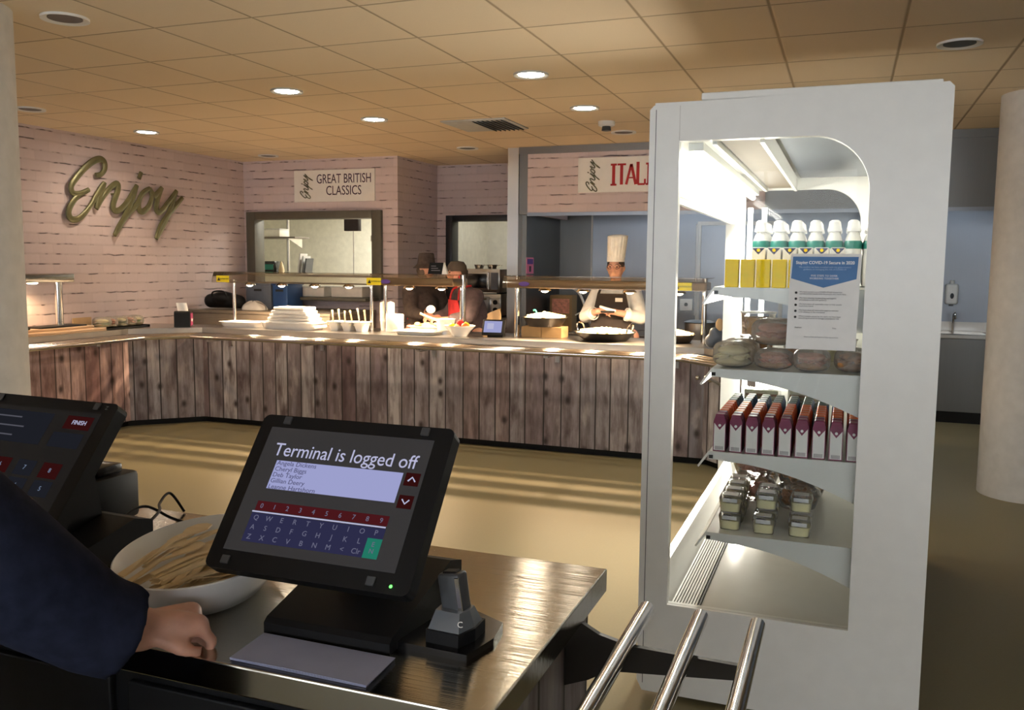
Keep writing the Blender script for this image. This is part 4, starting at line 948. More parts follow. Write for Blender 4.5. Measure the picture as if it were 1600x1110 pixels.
for x, l in ((-4.165, 'taller stack of white paper cups behind the twin posts'), (-4.09, 'thinner stack of white paper cups right of the twin posts')):
    t = thing('paper_cup_stack', l, 'cups', (x, 7.5, CT)); n_ = 12
    MB().lathe([(.001, 0), (.028, 0), (.036, .09)] + [p for k in range(n_) for p in ((.0375, .092 + k * .0155), (.036, .1 + k * .0155))] + [(.001, .1 + n_ * .0155)]).build('cups', 'paper', t, smooth=20)
t = thing('napkin_box', 'bright white paper box right of the cup stacks', 'box', (-4.0, 7.42, CT))
MB().box(-.065, .065, -.06, .06, 0, .165, .008).build('carton_body', 'paper', t); MB().box(-.05, .05, -.03, .03, .165, .172, .002).build('paper_tuft', 'white', t)
t = gn_tray('shallow bright hot tray under the middle gantry', -3.66, 7.27, .42, .30, .03)
t = gn_tray('wide hot tray of roast food under the middle gantry', -3.72, 7.62, .40, .26, .05)
b = MB(); r5 = random.Random(5)
for k in range(20): b.ell((r5.uniform(-.15, .15), r5.uniform(-.08, .08), .05 + r5.uniform(0, .02)), (.03, .025, .018), seg=10)
b.build('food', 'bread', t)
t = thing('saucepan', 'white saucepan of stew with a long handle beside the citrus bowl', 'pan', (-3.47, 7.42, CT + .035))
MB().lathe([(.001, 0), (.078, 0), (.088, .10), (.092, .102), (.084, .10), (.075, .01), (.001, .008)]).build('pan_wall', 'white', t); MB().lathe([(.001, .086), (.084, .084)]).build('stew', 'salad', t)
MB().tube([(-.085, 0, .085), (-.18, -.03, .12), (-.24, -.05, .15)], .011, 10).build('handle', 'woodspoon', t)
t = thing('trivet', 'low steel trivet under the white saucepan', 'trivet', (-3.47, 7.42, CT)); MB().lathe([(.06, 0), (.085, 0), (.085, .033), (.06, .033), (.06, 0)]).build('ring', 'steel', t)
t = thing('fruit_bowl', 'white bowl of oranges and lemons on the counter edge', 'bowl', (-3.235, 7.215, CT))
MB().lathe([(.001, 0), (.065, 0), (.10, .05), (.142, .092), (.142, .098), (.134, .094), (.09, .05), (.06, .012), (.001, .01)], seg=36).build('bowl_wall', 'white', t)
for i, (x, y, z, m_, l) in enumerate(((-.06, -.035, .085, 'labelyellow', 'yellow lemon at the left front of the fruit bowl'), (.0, -.06, .075, 'bread', 'brownish fruit at the middle front of the fruit bowl'), (.065, -.03, .09, 'orange', 'orange at the right front of the fruit bowl'), (-.03, .05, .09, 'orange', 'orange at the rear left of the fruit bowl'), (.035, .055, .09, 'labelyellow', 'yellow lemon at the rear of the fruit bowl'), (.005, .0, .115, 'red', 'red apple on top of the fruit bowl'))):
    f = thing('citrus_fruit' if i != 5 else 'apple', l, 'fruit', (-3.235 + x, 7.215 + y, CT + z), 0, 'fruit in the white bowl')
    MB().ell((0, 0, 0), (.036, .034, .033)).build('skin', m_, f); MB().cone((0, 0, .031), (0, .003, .037), .004, .002, 8).build('stem', 'green', f)
t = thing('card_terminal', 'tilted black tablet terminal with blue screen on the counter', 'terminal', (-2.925, 7.26, CT), .12)
b = MB(); b.box(-.105, .105, -.012, .012, -.075, .075, .008); T4 = Matrix.Translation((0, .01, .085)) @ Matrix.Rotation(-.45, 4, 'X'); b.mat4(T4); b.build('body', 'black', t)
b = MB(); b.box(-.088, .075, -.0135, -.0122, -.052, .056); b.mat4(T4); b.build('screen', 's_list', t, smooth=0)
b = MB(); b.box(-.06, .0, -.0145, -.0137, -.02, .035); b.mat4(T4); b.build('screen_panel', 's_text', t, smooth=0)
MB().prism([(.0, 0), (.11, 0), (.10, .01), (.05, .10), (.03, .09)], .14, 'x', -.06).build('stand', 'black', t, smooth=0)
t = thing('kraft_bag', 'crumpled brown paper bag behind the tablet terminal', 'bag', (-3.06, 7.58, CT))
b = MB(); b.grid(lambda u, v: ((.085 + .014 * math.sin(v * 7 + u * 9)) * math.cos(u * 2 * PI) * (1 - .25 * v), (.06 + .01 * math.sin(u * 19)) * math.sin(u * 2 * PI) * (1 - .55 * v), v * (.21 + .03 * math.cos(u * 2 * PI))), 28, 8); b.build('paper_body', 'kraft', t, smooth=25, solid=.002)
for x, l in ((-2.62, 'left'), (-2.43, 'right')):
    t = thing('cardboard_box', '%s of two plain cardboard boxes raising the paella bowl' % l, 'box', (x, 7.50, CT), 0, 'cardboard boxes under the bowl')
    MB().box(-.093, .093, -.10, .10, 0, .095, .002, 1).build('box_body', 'cardboard', t, smooth=0); MB().box(-.0935, .0935, -.004, .004, .0945, .0956).build('flap_seam', 'kraft', t, smooth=0)
def pan(label, x, y, z, r, h_, handles):
    t = thing('food_pan', label, 'pan', (x, y, z))
    MB().lathe([(.001, 0), (r * .70, 0), (r * .82, h_ * .35), (r, h_), (r * 1.02, h_), (r * .97, h_ * .97), (r * .8, h_ * .38), (.001, .006)], seg=40).build('pan_wall', 'iron', t)
    b = MB(); r_ = random.Random(label); b.lathe([(.001, h_ * 1.5), (r * .5, h_ * 1.34), (r * .93, h_ * .92)], seg=32)
    for k in range(60):
        a, q = r_.uniform(0, 6.3), r * .85 * math.sqrt(r_.random()); b.ell((q * math.cos(a), q * math.sin(a), h_ * (1.48 - .5 * q / r)), (.018, .014, .01), (0, 0, a), 8)
    b.build('rice', 'rice', t)
    if handles:
        for s_ in (-1, 1): MB().tube([(s_ * r * .78, -.10, h_ * .9), (s_ * r * .86, -.09, h_ + .055), (s_ * r * .90, 0, h_ + .075), (s_ * r * .86, .09, h_ + .055), (s_ * r * .78, .10, h_ * .9)], .008, 10, 6).build('handle', 'chrome', t)
    return t
pan('dark paella bowl of rice raised on two cardboard boxes', -2.525, 7.50, CT + .096, .205, .085, False)
pan('large dark two handled paella pan of bright rice before the chef', -1.94, 7.40, CT, .265, .075, True)
t = thing('food_clip', 'small green plastic clip standing in the raised rice bowl', 'clip', (-2.60, 7.48, CT + .19)); MB().tube([(0, 0, -.01), (0, 0, .03), (-.012, 0, .05), (-.03, 0, .045)], .008, 8, 5).build('stem', 'teal', t)
pan('dark shallow pan of pale food at the counter right end', -1.33, 7.46, CT, .155, .07, False)
t = thing('stock_pot', 'steel stock pot behind the glass at the counter right end', 'pot', (-1.3, 8.5, 0)); MB().lathe([(.001, .86), (.14, .86), (.145, 1.06), (.15, 1.06), (.14, 1.05), (.135, .87), (.001, .865)]).build('pot_wall', 'steel', t); MB().lathe([(.15, 1.065), (.10, 1.08), (.001, 1.085)]).build('lid', 'steel', t)
t = thing('back_bench', 'dark steel work bench along the kitchen back wall', 'bench', (-1.4, 9.5, 0))
MB().box(-3.1, -1.62, 9.15, 9.85, .82, .86, .004).build('worktop', 'steel', t, world=True, smooth=0); MB().box(-3.08, -1.64, 9.2, 9.84, .1, .82).build('carcass', 'darksteel', t, world=True, smooth=0); MB().box(-3.08, -1.64, 9.25, 9.84, 0, .1).build('plinth', 'black', t, world=True, smooth=0)
t = thing('range_cooker', 'low steel cooker where the stock pot stands behind the counter', 'cooker', (-1.3, 8.5, 0)); MB().box(-.25, .25, -.25, .25, .02, .855, .006).build('body', 'darksteel', t); MB().box(-.2, .2, -.262, -.25, .2, .65, .004).build('door', 'blackgloss', t)
t = thing('napkin_dispenser', 'black napkin dispenser with white napkin at the counter bend', 'napkin dispenser', (-6.18, 7.05, CT), .55)
MB().prism([(-.08, 0), (.08, 0), (.075, .14), (.055, .155), (-.055, .155), (-.075, .14)], .15, 'x', -.075).build('case', 'black', t, smooth=0)
MB().box(.076, .082, -.06, .06, .012, .135, .002).build('front_plate', 'purpleink', t, smooth=0)
text('lettering', 'Enjoy', .04, 'signwhite', t, face((.083, 0, .07), (0, 1, 0), (0, 0, 1)), shear=.3)
MB().grid(lambda u, v: (-.05 + .10 * u - .02 * v, .01 * math.sin(u * 6) + .03 * v, .15 + .085 * v), 8, 4).build('napkin', 'paper', t, solid=.003)
# left counter: tray of wrapped rolls and a small brown stand
t = thing('serving_tray', 'black tray of wrapped rolls on the left counter', 'tray', (-6.60, 6.62, CT), PI / 2); MB().box(-.27, .27, -.125, .125, 0, .012, .005).build('tray_base', 'black', t); MB().box(-.29, -.27, -.13, .13, .0, .022, .004).build('rim', 'black', t); MB().box(.27, .29, -.13, .13, .0, .022, .004).build('rim', 'black', t)
for i in range(5):
    o = bag('wrapped pale roll on the black left tray, %s from the near end' % ORD[i], -6.58, 6.41 + i * .105, CT + .013, .18, .098, .105, 'green' if i % 2 == 0 else 'ham', 20 + i, 'cream'); o['group'] = 'wrapped rolls on the left tray'
t = thing('menu_stand', 'small brown card stand behind the wrapped rolls', 'card stand', (-6.76, 6.35, CT)); MB().box(-.01, .0, -.11, .11, .0, .11, .002).build('card', 'kraft', t, smooth=0); MB().box(-.02, .02, -.10, .10, 0, .008).build('foot', 'kraft', t, smooth=0)
# small black card on the middle gantry shelf
t = thing('menu_card', 'small black tent card standing on the middle gantry shelf', 'card', (-3.54, 7.36, 1.502))
MB().prism([(-.075, 0), (.065, 0), (.085, .105), (-.055, .105)], .004, 'y', -.02).build('front_leaf', 'black', t, smooth=0); MB().prism([(.065, 0), (.12, 0), (.085, .105)], .03, 'y', -.016).build('side_leaf', 'signwhite', t, smooth=0)
for k in range(3): MB().box(-.04, .05 - .02 * k, -.0215, -.0202, .03 + k * .02, .036 + k * .02).build('printed_line', 'greyink', t, smooth=0)

# ------------------------------------------------------------------ back of house
t = thing('storage_cabinet', 'beige low cabinet in the corner under the black bag', 'cabinet', (-6.48, 8.28, 0))
MB().box(-.30, 1.5, -.45, .5, .1, 1.04, .006).build('body', 'taupe', t, smooth=0); MB().box(-.31, 1.51, -.46, .5, 1.04, 1.07, .004).build('top', 'taupe', t, smooth=0); MB().box(-.28, 1.48, -.43, .48, 0, .1).build('plinth', 'black', t, smooth=0)
MB().box(.32, .90, -.462, -.452, .16, .98, .003).build('door', 'taupe', t, smooth=0); MB().box(-.26, .28, -.462, -.452, .16, .98, .003).build('door', 'taupe', t, smooth=0)
t = thing('holdall_bag', 'black soft bag slumped on the beige corner cabinet', 'bag', (-6.50, 8.08, 1.075))
MB().caps([(-.18, 0, .085, .08), (-.02, .03, .10, .095), (.18, .02, .08, .075)]).ell((-.02, 0, .12), (.14, .1, .075)).build('bag_body', 'black', t, remesh=.012, soft=4)
MB().tube([(-.12, -.06, .12), (-.10, -.07, .185), (.04, -.07, .195), (.08, -.06, .13)], .009, 8, 5).build('handle', 'black', t)
for x, x1, m_, l in ((-6.36, -6.02, 'bluegrey', 'blue grey plastic crate beside the black bag'), (-6.0, -5.80, 'bluebox', 'bright blue plastic crate right of the grey one')):
    t = thing('plastic_crate', l, 'crate', ((x + x1) / 2, 8.42, 1.072), 0, 'plastic crates on the cabinet'); w_ = (x1 - x) / 2
    b = MB(); b.box(-w_, w_, -.15, .15, 0, .30, .012); b.build('crate_body', m_, t); MB().box(-w_ - .008, w_ + .008, -.158, .158, .27, .295, .005).build('rim', m_, t)
    MB().box(-.05, .05, -.160, -.157, .2, .225).build('hand_hole', 'darkink', t, smooth=0)
t = thing('carrier_bag', 'crumpled pale plastic bag in front of the blue grey crate', 'bag', (-6.12, 8.10, 1.072))
MB().grid(lambda u, v: ((.16 + .012 * math.sin(u * 30 + v * 5)) * math.cos(u * 2 * PI) * math.cos(v * 1.45), (.08 + .01 * math.sin(u * 23)) * math.sin(u * 2 * PI) * math.cos(v * 1.45), .09 * math.sin(v * 1.5) * (1 + .15 * math.sin(u * 17))), 40, 10).build('plastic_body', 'column', t)
for x, l in ((-5.72, 'grey lidded box on the sill below the hatch, left'), (-5.23, 'grey lidded box on the sill below the hatch, right')):
    t = thing('storage_box', l, 'box', (x, 8.67, 1.212), 0, 'grey boxes on the hatch sill'); MB().box(-.2, .2, -.1, .1, 0, .115, .01).build('box_body', 'column', t); MB().box(-.205, .205, -.105, .105, .1, .12, .004).build('lid', 'plaster', t)
# seen through the hatch
t = thing('wall_shelf', 'steel shelf on the prep room wall, left in the hatch', 'shelf', (-6.95, 9.65, 1.90)); MB().box(-.8, .42, -.16, .16, 0, .02, .003).build('board', 'taupe', t, smooth=0)
MB().prism([(-.16, 0), (.16, 0), (.16, -.12)], .01, 'x', .3).build('bracket', 'steel', t, smooth=0); MB().cone((.1, .15, -.42), (.1, .15, .7), .02).build('upright', 'steel', t)
t = thing('storage_box', 'cream box on the steel shelf in the prep room', 'box', (-7.0, 9.62, 1.921), 0); MB().box(-.16, .22, -.1, .1, 0, .10, .006).build('box_body', 'kitwall', t); MB().box(-.165, .225, -.105, .105, .085, .103, .003).build('lid', 'plaster', t)
t = thing('prep_table', 'steel prep table behind the hatch', 'table', (-6.1, 9.7, 0)); MB().box(-1.5, .9, -.35, .35, 1.42, 1.45, .004).build('tabletop', 'steel', t, smooth=0)
for x in (-1.45, .85):
    for y in (-.3, .3): MB().cone((x, y, 0), (x, y, 1.42), .02).build('leg', 'steel', t)
t = thing('label_printer', 'small black machine on the prep table at hatch left', 'machine', (-7.0, 9.6, 1.45)); MB().box(-.13, .15, -.1, .1, 0, .16, .015).build('body', 'blackgloss', t); MB().box(.0, .13, -.105, -.099, .05, .12).build('front', 'teal', t, smooth=0)
t = thing('piping_bag', 'pale cone standing on the prep table at hatch left', 'cone', (-6.78, 9.55, 1.45)); MB().lathe([(.001, 0), (.04, 0), (.035, .06), (.012, .15), (.001, .16)]).build('cone_body', 'woodspoon', t)
t = thing('board_rack', 'rack with leaning boards on the prep table', 'rack', (-6.48, 9.62, 1.45)); MB().box(-.1, .1, -.08, .08, 0, .02).build('rack_base', 'steel', t, smooth=0)
for k, m_ in enumerate(('column', 'plaster', 'grey')): b = MB(); b.box(-.008, .008, -.08, .08, .0, .24 - .03 * k); b.mat4(Matrix.Translation((-.05 + .05 * k, 0, .02)) @ Matrix.Rotation(.15, 4, 'Y')); b.build('board', m_, t, smooth=0)
t = thing('control_box', 'small dark square box hanging from the prep ceiling', 'control box', (-5.75, 9.6, 1.99)); MB().box(-.11, .09, -.04, .04, 0, .15, .004).build('case', 'apron', t); MB().cone((0, 0, .15), (0, 0, .61), .008).build('hanger', 'steel', t); MB().cone((0, 0, -.54), (0, 0, 0), .006).build('conduit', 'column', t)
t = thing('stacking_rack', 'tall grey rack at the right end of the hatch', 'rack', (-5.14, 9.25, 0)); MB().box(-.06, .12, -.1, .1, 0, 1.85, .006).build('frame', 'bronze', t); MB().box(-.1, .14, -.12, .12, 1.85, 1.92, .004).build('top_tray', 'plaster', t); MB().box(-.05, .10, -.08, .08, 1.92, 2.0, .01).build('jar', 'column', t)
# microwave, oven, work table
t = thing('work_table', 'dark steel table carrying oven and microwave', 'table', (-3.85, 9.45, 0)); MB().box(-.38, .36, -.3, .33, .96, 1.0, .004).build('tabletop', 'steel', t, smooth=0)
for x in (-.35, .33):
    for y in (-.26, .3): MB().cone((x, y, 0), (x, y, .96), .02).build('leg', 'steel', t)
MB().box(-.34, .32, -.24, .3, .4, .42).build('undershelf', 'darksteel', t, smooth=0)
def appliance(name, label, x, y, z, w_, d_, h_, win, micro):
    t = thing(name, label, name.split('_')[0], (x, y, z))
    MB().box(-w_ / 2, w_ / 2, -d_ / 2, d_ / 2, .015, h_, .008).build('case', 'steel', t)
    for sx in (-1, 1): MB().box(sx * w_ * .42 - .015, sx * w_ * .42 + .015, -d_ * .4, d_ * .4, 0, .018).build('foot', 'black', t, smooth=0)
    MB().box(-w_ / 2 + .02, w_ * .2, -d_ / 2 - .012, -d_ / 2, .04, h_ - .03, .005).build('door', 'steel' if micro else 'darksteel', t)
    if micro:
        MB().box(-w_ / 2 + .055, w_ * .165, -d_ / 2 - .015, -d_ / 2 - .011, .065, h_ - .055, .004).build('door_glass', 'blackgloss', t)
        MB().cone((w_ * .225, -d_ / 2 - .03, .05), (w_ * .225, -d_ / 2 - .03, h_ - .04), .008).build('handle', 'chrome', t)
        MB().box(w_ * .27, w_ * .46, -d_ / 2 - .006, -d_ / 2, .05, h_ - .04).build('control_panel', 'bluegrey', t, smooth=0)
    else:
        MB().box(w_ * .25, w_ * .46, -d_ / 2 - .006, -d_ / 2, .05, h_ - .04).build('control_panel', 'plaster', t, smooth=0)
        for k in range(2): MB().cone((w_ * .355, -d_ / 2 - .02, .085 + k * .085), (w_ * .355, -d_ / 2, .085 + k * .085), .026, seg=20).build('knob', 'black', t)
        MB().prism([(-.03, .09), (.03, .09), (0, .14)], .003, 'y', -d_ / 2 - .016).build('warning_triangle', 'labelyellow', t, smooth=0)
        MB().cone((-w_ * .4, -d_ / 2 - .035, h_ - .05), (w_ * .15, -d_ / 2 - .035, h_ - .05), .008).build('handle', 'chrome', t)
    return t
appliance('small_oven', 'small steel oven with two knobs under the microwave', -3.85, 9.40, 1.0, .46, .40, .26, 0, False)['category'] = 'oven'
appliance('microwave_oven', 'steel microwave with dark door window above the small oven', -3.87, 9.40, 1.262, .46, .38, .28, 1, True)
for x, l in ((-3.96, 'small steel pan on top of the microwave, left'), (-3.80, 'small steel pan on top of the microwave, right')):
    t = thing('steel_pan', l, 'pan', (x, 9.38, 1.543)); MB().lathe([(.001, 0), (.045, 0), (.06, .045), (.066, .047), (.058, .04), (.001, .01)]).build('pan_wall', 'chrome', t); MB().box(.06, .12, -.01, .01, .036, .044, .002).build('handle', 'chrome', t)
t = thing('notice_card', 'pink card with purple header on the dark kitchen side wall', 'notice', (-3.146, 8.82, 1.5)); MB().box(-.002, .004, -.11, .11, .0, .17).build('card', 'pink', t, smooth=0); MB().box(.004, .005, -.09, .09, .10, .155).build('header', 'purple', t, smooth=0); MB().box(.004, .005, -.03, .03, .02, .08).build('printed_figure', 'plumink', t, smooth=0)
t = thing('brown_box', 'brown box on the kitchen bench behind the raised rice bowl', 'box', (-2.95, 9.4, .862)); MB().box(-.13, .13, -.1, .1, 0, .40, .01).build('box_body', 'cardboard', t); MB().box(-.10, .10, -.104, -.1, .2, .36).build('front_print', 'ham', t, smooth=0)
tag(MB().tube([(-2.73, 9.0, 1.36), (-2.64, 8.98, 1.29), (-2.58, 8.95, 1.18), (-2.55, 8.93, 1.08), (-2.56, 9.2, .90), (-2.56, 9.22, .868)], .013, 10, 6).tube([(-2.55, 8.93, 1.12), (-2.62, 8.9, 1.09), (-2.66, 8.9, 1.07)], .008, 8, 4).build('spray_hose', 'whiteplastic'), 'white curved spray hose behind the counter left of the chef', 'hose')
t = thing('wall_socket', 'white socket box with upright conduit on the steel wall right of chef', 'socket', (-1.66, YM - .001, 1.10)); MB().box(-.07, .07, -.05, 0, 0, .13, .008).build('box', 'whiteplastic', t); MB().cone((.10, -.02, -.05), (.10, -.02, .95), .018).build('conduit', 'column', t); MB().cone((0, -.055, .07), (0, -.05, .07), .02).build('switch', 'grey', t)
t = thing('steel_door', 'steel framed panel door in the back wall seen through the fridge', 'door', (-1.1, YM - .012, 0)); MB().box(-.42, .42, 0, .01, 0, 2.04).build('leaf', 'wallsteel', t, smooth=0)
for q in ((-.46, -.42, 0, 2.08), (.42, .46, 0, 2.08), (-.42, .42, 2.04, 2.08)): MB().box(q[0], q[1], -.02, .01, q[2], q[3]).build('frame', 'column', t, smooth=0)
t = thing('soap_dispenser', 'white wall soap dispenser left of the right column', 'dispenser', (1.055, 10.60, 1.21)); MB().box(-.062, .062, -.10, 0, .0, .22, .025, 3).build('body', 'whiteplastic', t); MB().ell((0, -.10, .09), (.018, .012, .03)).build('level_window', 'grey', t); MB().cone((0, -.05, .22), (0, -.05, .255), .022).build('cap', 'whiteplastic', t); MB().box(-.02, .02, -.07, -.02, -.02, 0).build('nozzle', 'grey', t, smooth=0)
t = thing('sink_unit', 'steel hand sink cabinet left of the right column', 'sink', (1.1, 10.28, 0)); MB().box(-.6, .6, -.26, .31, .12, .88, .004).build('cabinet', 'darksteel', t, smooth=0); MB().box(-.62, .62, -.28, .315, .88, .92, .004).build('worktop', 'steel', t, smooth=0); MB().box(-.58, .58, -.22, .3, 0, .12).build('plinth', 'black', t, smooth=0); MB().box(-.62, .62, .295, .315, .92, 1.02).build('upstand', 'steel', t, smooth=0)
MB().tube([(-.02, .2, .92), (-.02, .2, 1.08), (-.02, .15, 1.13), (-.02, .08, 1.12), (-.02, .06, 1.06)], .012, 10, 5).build('tap', 'chrome', t); MB().box(-.28, .25, -.2, .15, .921, .925, .001).build('basin_rim', 'chrome', t, smooth=0)
t = thing('waste_bag', 'dark grey bag standing at the counter end behind the fridge', 'bag', (-.98, 7.02, CT)); MB().caps([(0, 0, .06, .055), (.06, .03, .09, .05), (.02, .0, .13, .04)]).build('bag_body', 'bluegrey', t, remesh=.01, soft=3); MB().ell((.06, .0, .19), (.03, .02, .05)).build('paper_tuft', 'kraft', t)

# ------------------------------------------------------------------ people
def person(label, x, y, rz=0): return thing('person', label, 'person', (x, y, 0), rz)
def face_parts(b, hx, hy, hz, r=.085):
    """adds nose, ears, jaw and brow to a head that faces -y"""
    b.ell((hx, hy, hz), (r * .92, r * 1.1, r * 1.32)); b.ell((hx, hy - r * .35, hz - r * .72), (r * .62, r * .62, r * .55))
    b.ell((hx, hy - r * 1.13, hz - r * .12), (r * .17, r * .28, r * .3)); b.ell((hx, hy - r * .95, hz - r * .62), (r * .34, r * .16, r * .12))
    for s_ in (-1, 1): b.ell((hx + s_ * r * .95, hy + r * .1, hz - r * .05), (r * .14, r * .25, r * .36)); b.ell((hx + s_ * r * .36, hy - r * .98, hz + r * .26), (r * .3, r * .14, r * .1))
def eyes(t, hx, hy, hz, r=.085):
    for s_ in (-1, 1): MB().ell((hx + s_ * r * .36, hy - r * .98, hz + r * .08), (r * .16, r * .1, r * .08), seg=10).build('eye', 'darkink', t)
def hand(b, p, d, n, k=1.0, curl=.9, side=1):
    """palm with four curled fingers and a thumb; p wrist, d forward, n back-of-hand normal"""
    p, d, n = V(*p), V(*d).normalized(), V(*n).normalized(); s_ = d.cross(n).normalized() * side; n = n - d * n.dot(d); n.normalize()
    q = lambda a, c_, e: tuple(p + d * a * k + s_ * c_ * k + n * e * k)
    b.caps([(*q(0, 0, 0), .026 * k), (*q(.05, .012, .004), .026 * k), (*q(.085, .02, .004), .019 * k)]); b.caps([(*q(.03, -.012, 0), .024 * k), (*q(.085, -.022, .002), .018 * k)])
    for i, (c_, L_) in enumerate(((.033, .85), (.011, 1.0), (-.012, .95), (-.033, .75))):
        a0 = .088; pts = [(a0, 0.004)]; ang = .15
        for seg in (.040 * L_, .028 * L_, .022 * L_):
            ang += curl * (.75 + .1 * i); pts.append((pts[-1][0] + seg * math.cos(ang), pts[-1][1] - seg * math.sin(ang)))
        b.caps([(*q(a, c_, e), (.0105 - .001 * j) * k) for j, (a, e) in enumerate(pts)], 10)
    b.caps([(*q(.02, .026, -.004), .014 * k), (*q(.052, .05, -.016), .012 * k), (*q(.08, .046, -.03), .010 * k)], 10)

# the chef
p = person('chef in tall white hat and dark apron working behind the counter', -2.035, 8.12)
b = MB(); face_parts(b, 0, -.02, 1.575, .083)
b.caps([(0, .0, 1.36, .055), (0, -.005, 1.50, .05)]); b.caps([(0, 0, 1.0, .13), (0, .01, 1.2, .11)])
b.caps([(-.14, .02, .92, .09), (-.13, .01, .5, .065), (-.13, .03, .08, .045), (-.13, -.09, .04, .04)]); b.caps([(.14, .02, .92, .09), (.13, .01, .5, .065), (.13, .03, .08, .045), (.13, -.09, .04, .04)])
b.caps([(-.24, -.10, 1.13, .04), (-.10, -.255, 1.175, .030)]); b.caps([(.24, -.11, 1.13, .04), (.09, -.265, 1.165, .030)])
b.caps([(-.19, .02, 1.35, .05), (-.25, -.08, 1.12, .045)]); b.caps([(.19, .02, 1.35, .05), (.25, -.09, 1.12, .045)])
hand(b, (-.11, -.25, 1.175), (.9, -.15, .12), (-.1, -.6, .6), .85, .7, -1); hand(b, (.10, -.265, 1.165), (-.9, -.1, .12), (.1, -.6, .6), .85, .8, 1)
b.build('body', 'skin', p, remesh=.009, soft=3)
b = MB(); b.caps([(0, .01, .95, .175), (0, .02, 1.22, .165), (-.10, .02, 1.335, .085), (.10, .02, 1.335, .085)]); b.caps([(-.10, .02, 1.335, .085), (.10, .02, 1.335, .085)])
b.caps([(-.17, .02, 1.345, .075), (-.235, -.04, 1.20, .066), (-.265, -.09, 1.115, .062)]); b.caps([(-.265, -.09, 1.115, .064), (-.185, -.17, 1.145, .055)])
b.caps([(.17, .02, 1.345, .075), (.235, -.05, 1.20, .066), (.265, -.10, 1.115, .062)]); b.caps([(.265, -.10, 1.115, .064), (.175, -.19, 1.14, .055)])
b.cone((0, 0, 1.38), (0, -.005, 1.435), .075, .066)
b.build('chef_jacket', 'chefwhite', p, remesh=.012, soft=3)
for s_ in (-1, 1): MB().cone((s_ * .175, -.185 if s_ < 0 else -.20, 1.145), (s_ * .155, -.205 if s_ < 0 else -.215, 1.15), .060, .058, cap=False).build('cuff', 'chefwhite', p, solid=.006)
MB().grid(lambda u, v: ((u - .5) * (.27 + .16 * min(1, v * 2.2)), -.162 - .022 * math.cos((u - .5) * 2.4) + .0 + .02 * (1 - v) + .05 * abs(u - .5) * 2 * v, 1.335 - v * .80), 14, 16).build('apron', 'apron', p, solid=.008)
for s_ in (-1, 1): MB().tube([(s_ * .125, -.155, 1.33), (s_ * .10, -.075, 1.42), (s_ * .06, .06, 1.43)], .012, 8, 4).build('apron_strap', 'apron', p)
MB().box(.045, .115, -.195, -.189, 1.262, 1.298, .002).build('name_badge', 'signwhite', p, smooth=0)
def pleat(u, v): 
    a = u * 2 * PI; r = .080 + .016 * v + .0022 * math.sin(a * 18) * min(1, v * 3); return (r * math.cos(a) * (1 - .02 * v) + .018 * v, r * 1.08 * math.sin(a) - .02 - .012 * v, 1.632 + .235 * v + .012 * math.sin(a) * v)
b = MB(); b.grid(pleat, 96, 10); b.ell((.018, -.032, 1.862), (.094, .100, .02)); b.build('chef_hat', 'chefwhite', p, smooth=50)
MB().lathe([(.0815, 0), (.083, .01), (.083, .05), (.081, .055)], (0, -.02, 1.628), 48, 1, 1.08).build('hat_band', 'chefwhite', p)
b = MB()
for s_ in (-1, 1): b.tube([(s_ * .032 + .027 * math.cos(k * PI / 8), -.112 + abs(.027 * math.cos(k * PI / 8) * .2), 1.582 + .019 * math.sin(k * PI / 8)) for k in range(16)], .0026, 8, closed=True); b.tube([(s_ * .058, -.105, 1.585), (s_ * .082, -.02, 1.585)], .0026, 6)
b.tube([(-.007, -.113, 1.586), (.007, -.113, 1.586)], .0026, 6); b.build('glasses', 'black', p); eyes(p, 0, -.02, 1.575, .083)
MB().lathe([(.001, .03), (.07, .025), (.081, .0), (.081, -.03), (.077, -.03)], (0, -.012, 1.615), 32, 1, 1.08).build('hair', 'hair', p)
t = thing('serving_tongs', 'pale utensil held between the hands of the chef', 'tongs', (-2.035, 7.815, 1.165)); 
MB().caps([(-.06, -.01, .055, .012), (.0, -.02, .035, .016), (.075, -.02, .02, .014)]).build('arm', 'white', t); MB().caps([(-.045, -.03, .01, .010), (.07, -.035, .012, .009)]).build('arm', 'black', t)

# two staff under the middle gantry
p = person('person in dark bucket hat and tunic turned sideways behind the middle gantry', -4.16, 8.37, 1.15)   # local -y looks to the right
b = MB(); face_parts(b, 0, -.04, 1.555, .083); b.caps([(0, .01, 1.34, .055), (0, -.02, 1.49, .05)]); b.caps([(0, .02, .95, .13), (0, .02, 1.18, .11)])
for s_ in (-1, 1): b.caps([(s_ * .12, .03, .9, .09), (s_ * .11, .02, .5, .065), (s_ * .11, .04, .08, .045), (s_ * .11, -.08, .04, .04)]); b.caps([(s_ * .19, .02, 1.31, .05), (s_ * .23, -.07, 1.08, .042), (s_ * .15, -.30, 1.06, .03)]); hand(b, (s_ * .15, -.30, 1.06), (-s_ * .2, -.95, 0), (0, -.1, 1), .85, .8, s_)
b.build('body', 'skin2', p, remesh=.010, soft=3)
b = MB(); b.caps([(0, .03, .90, .185), (0, .03, 1.16, .17)]); b.caps([(-.15, .02, 1.30, .085), (.15, .02, 1.30, .085)]); b.caps([(0, .02, 1.34, .09), (0, .0, 1.40, .065)])
for s_ in (-1, 1): b.caps([(s_ * .18, .02, 1.30, .085), (s_ * .235, -.06, 1.10, .07), (s_ * .20, -.18, 1.07, .055)])
b.build('tunic', 'tunic', p, remesh=.014, soft=4)
MB().tube([(-.17, .06, 1.02), (0, .215, 1.01), (.17, .06, 1.02)], .012, 8, 5).build('apron_string', 'red', p); MB().caps([(0, .215, 1.0, .018), (.03, .22, .84, .012)]).build('apron_bow', 'red', p)
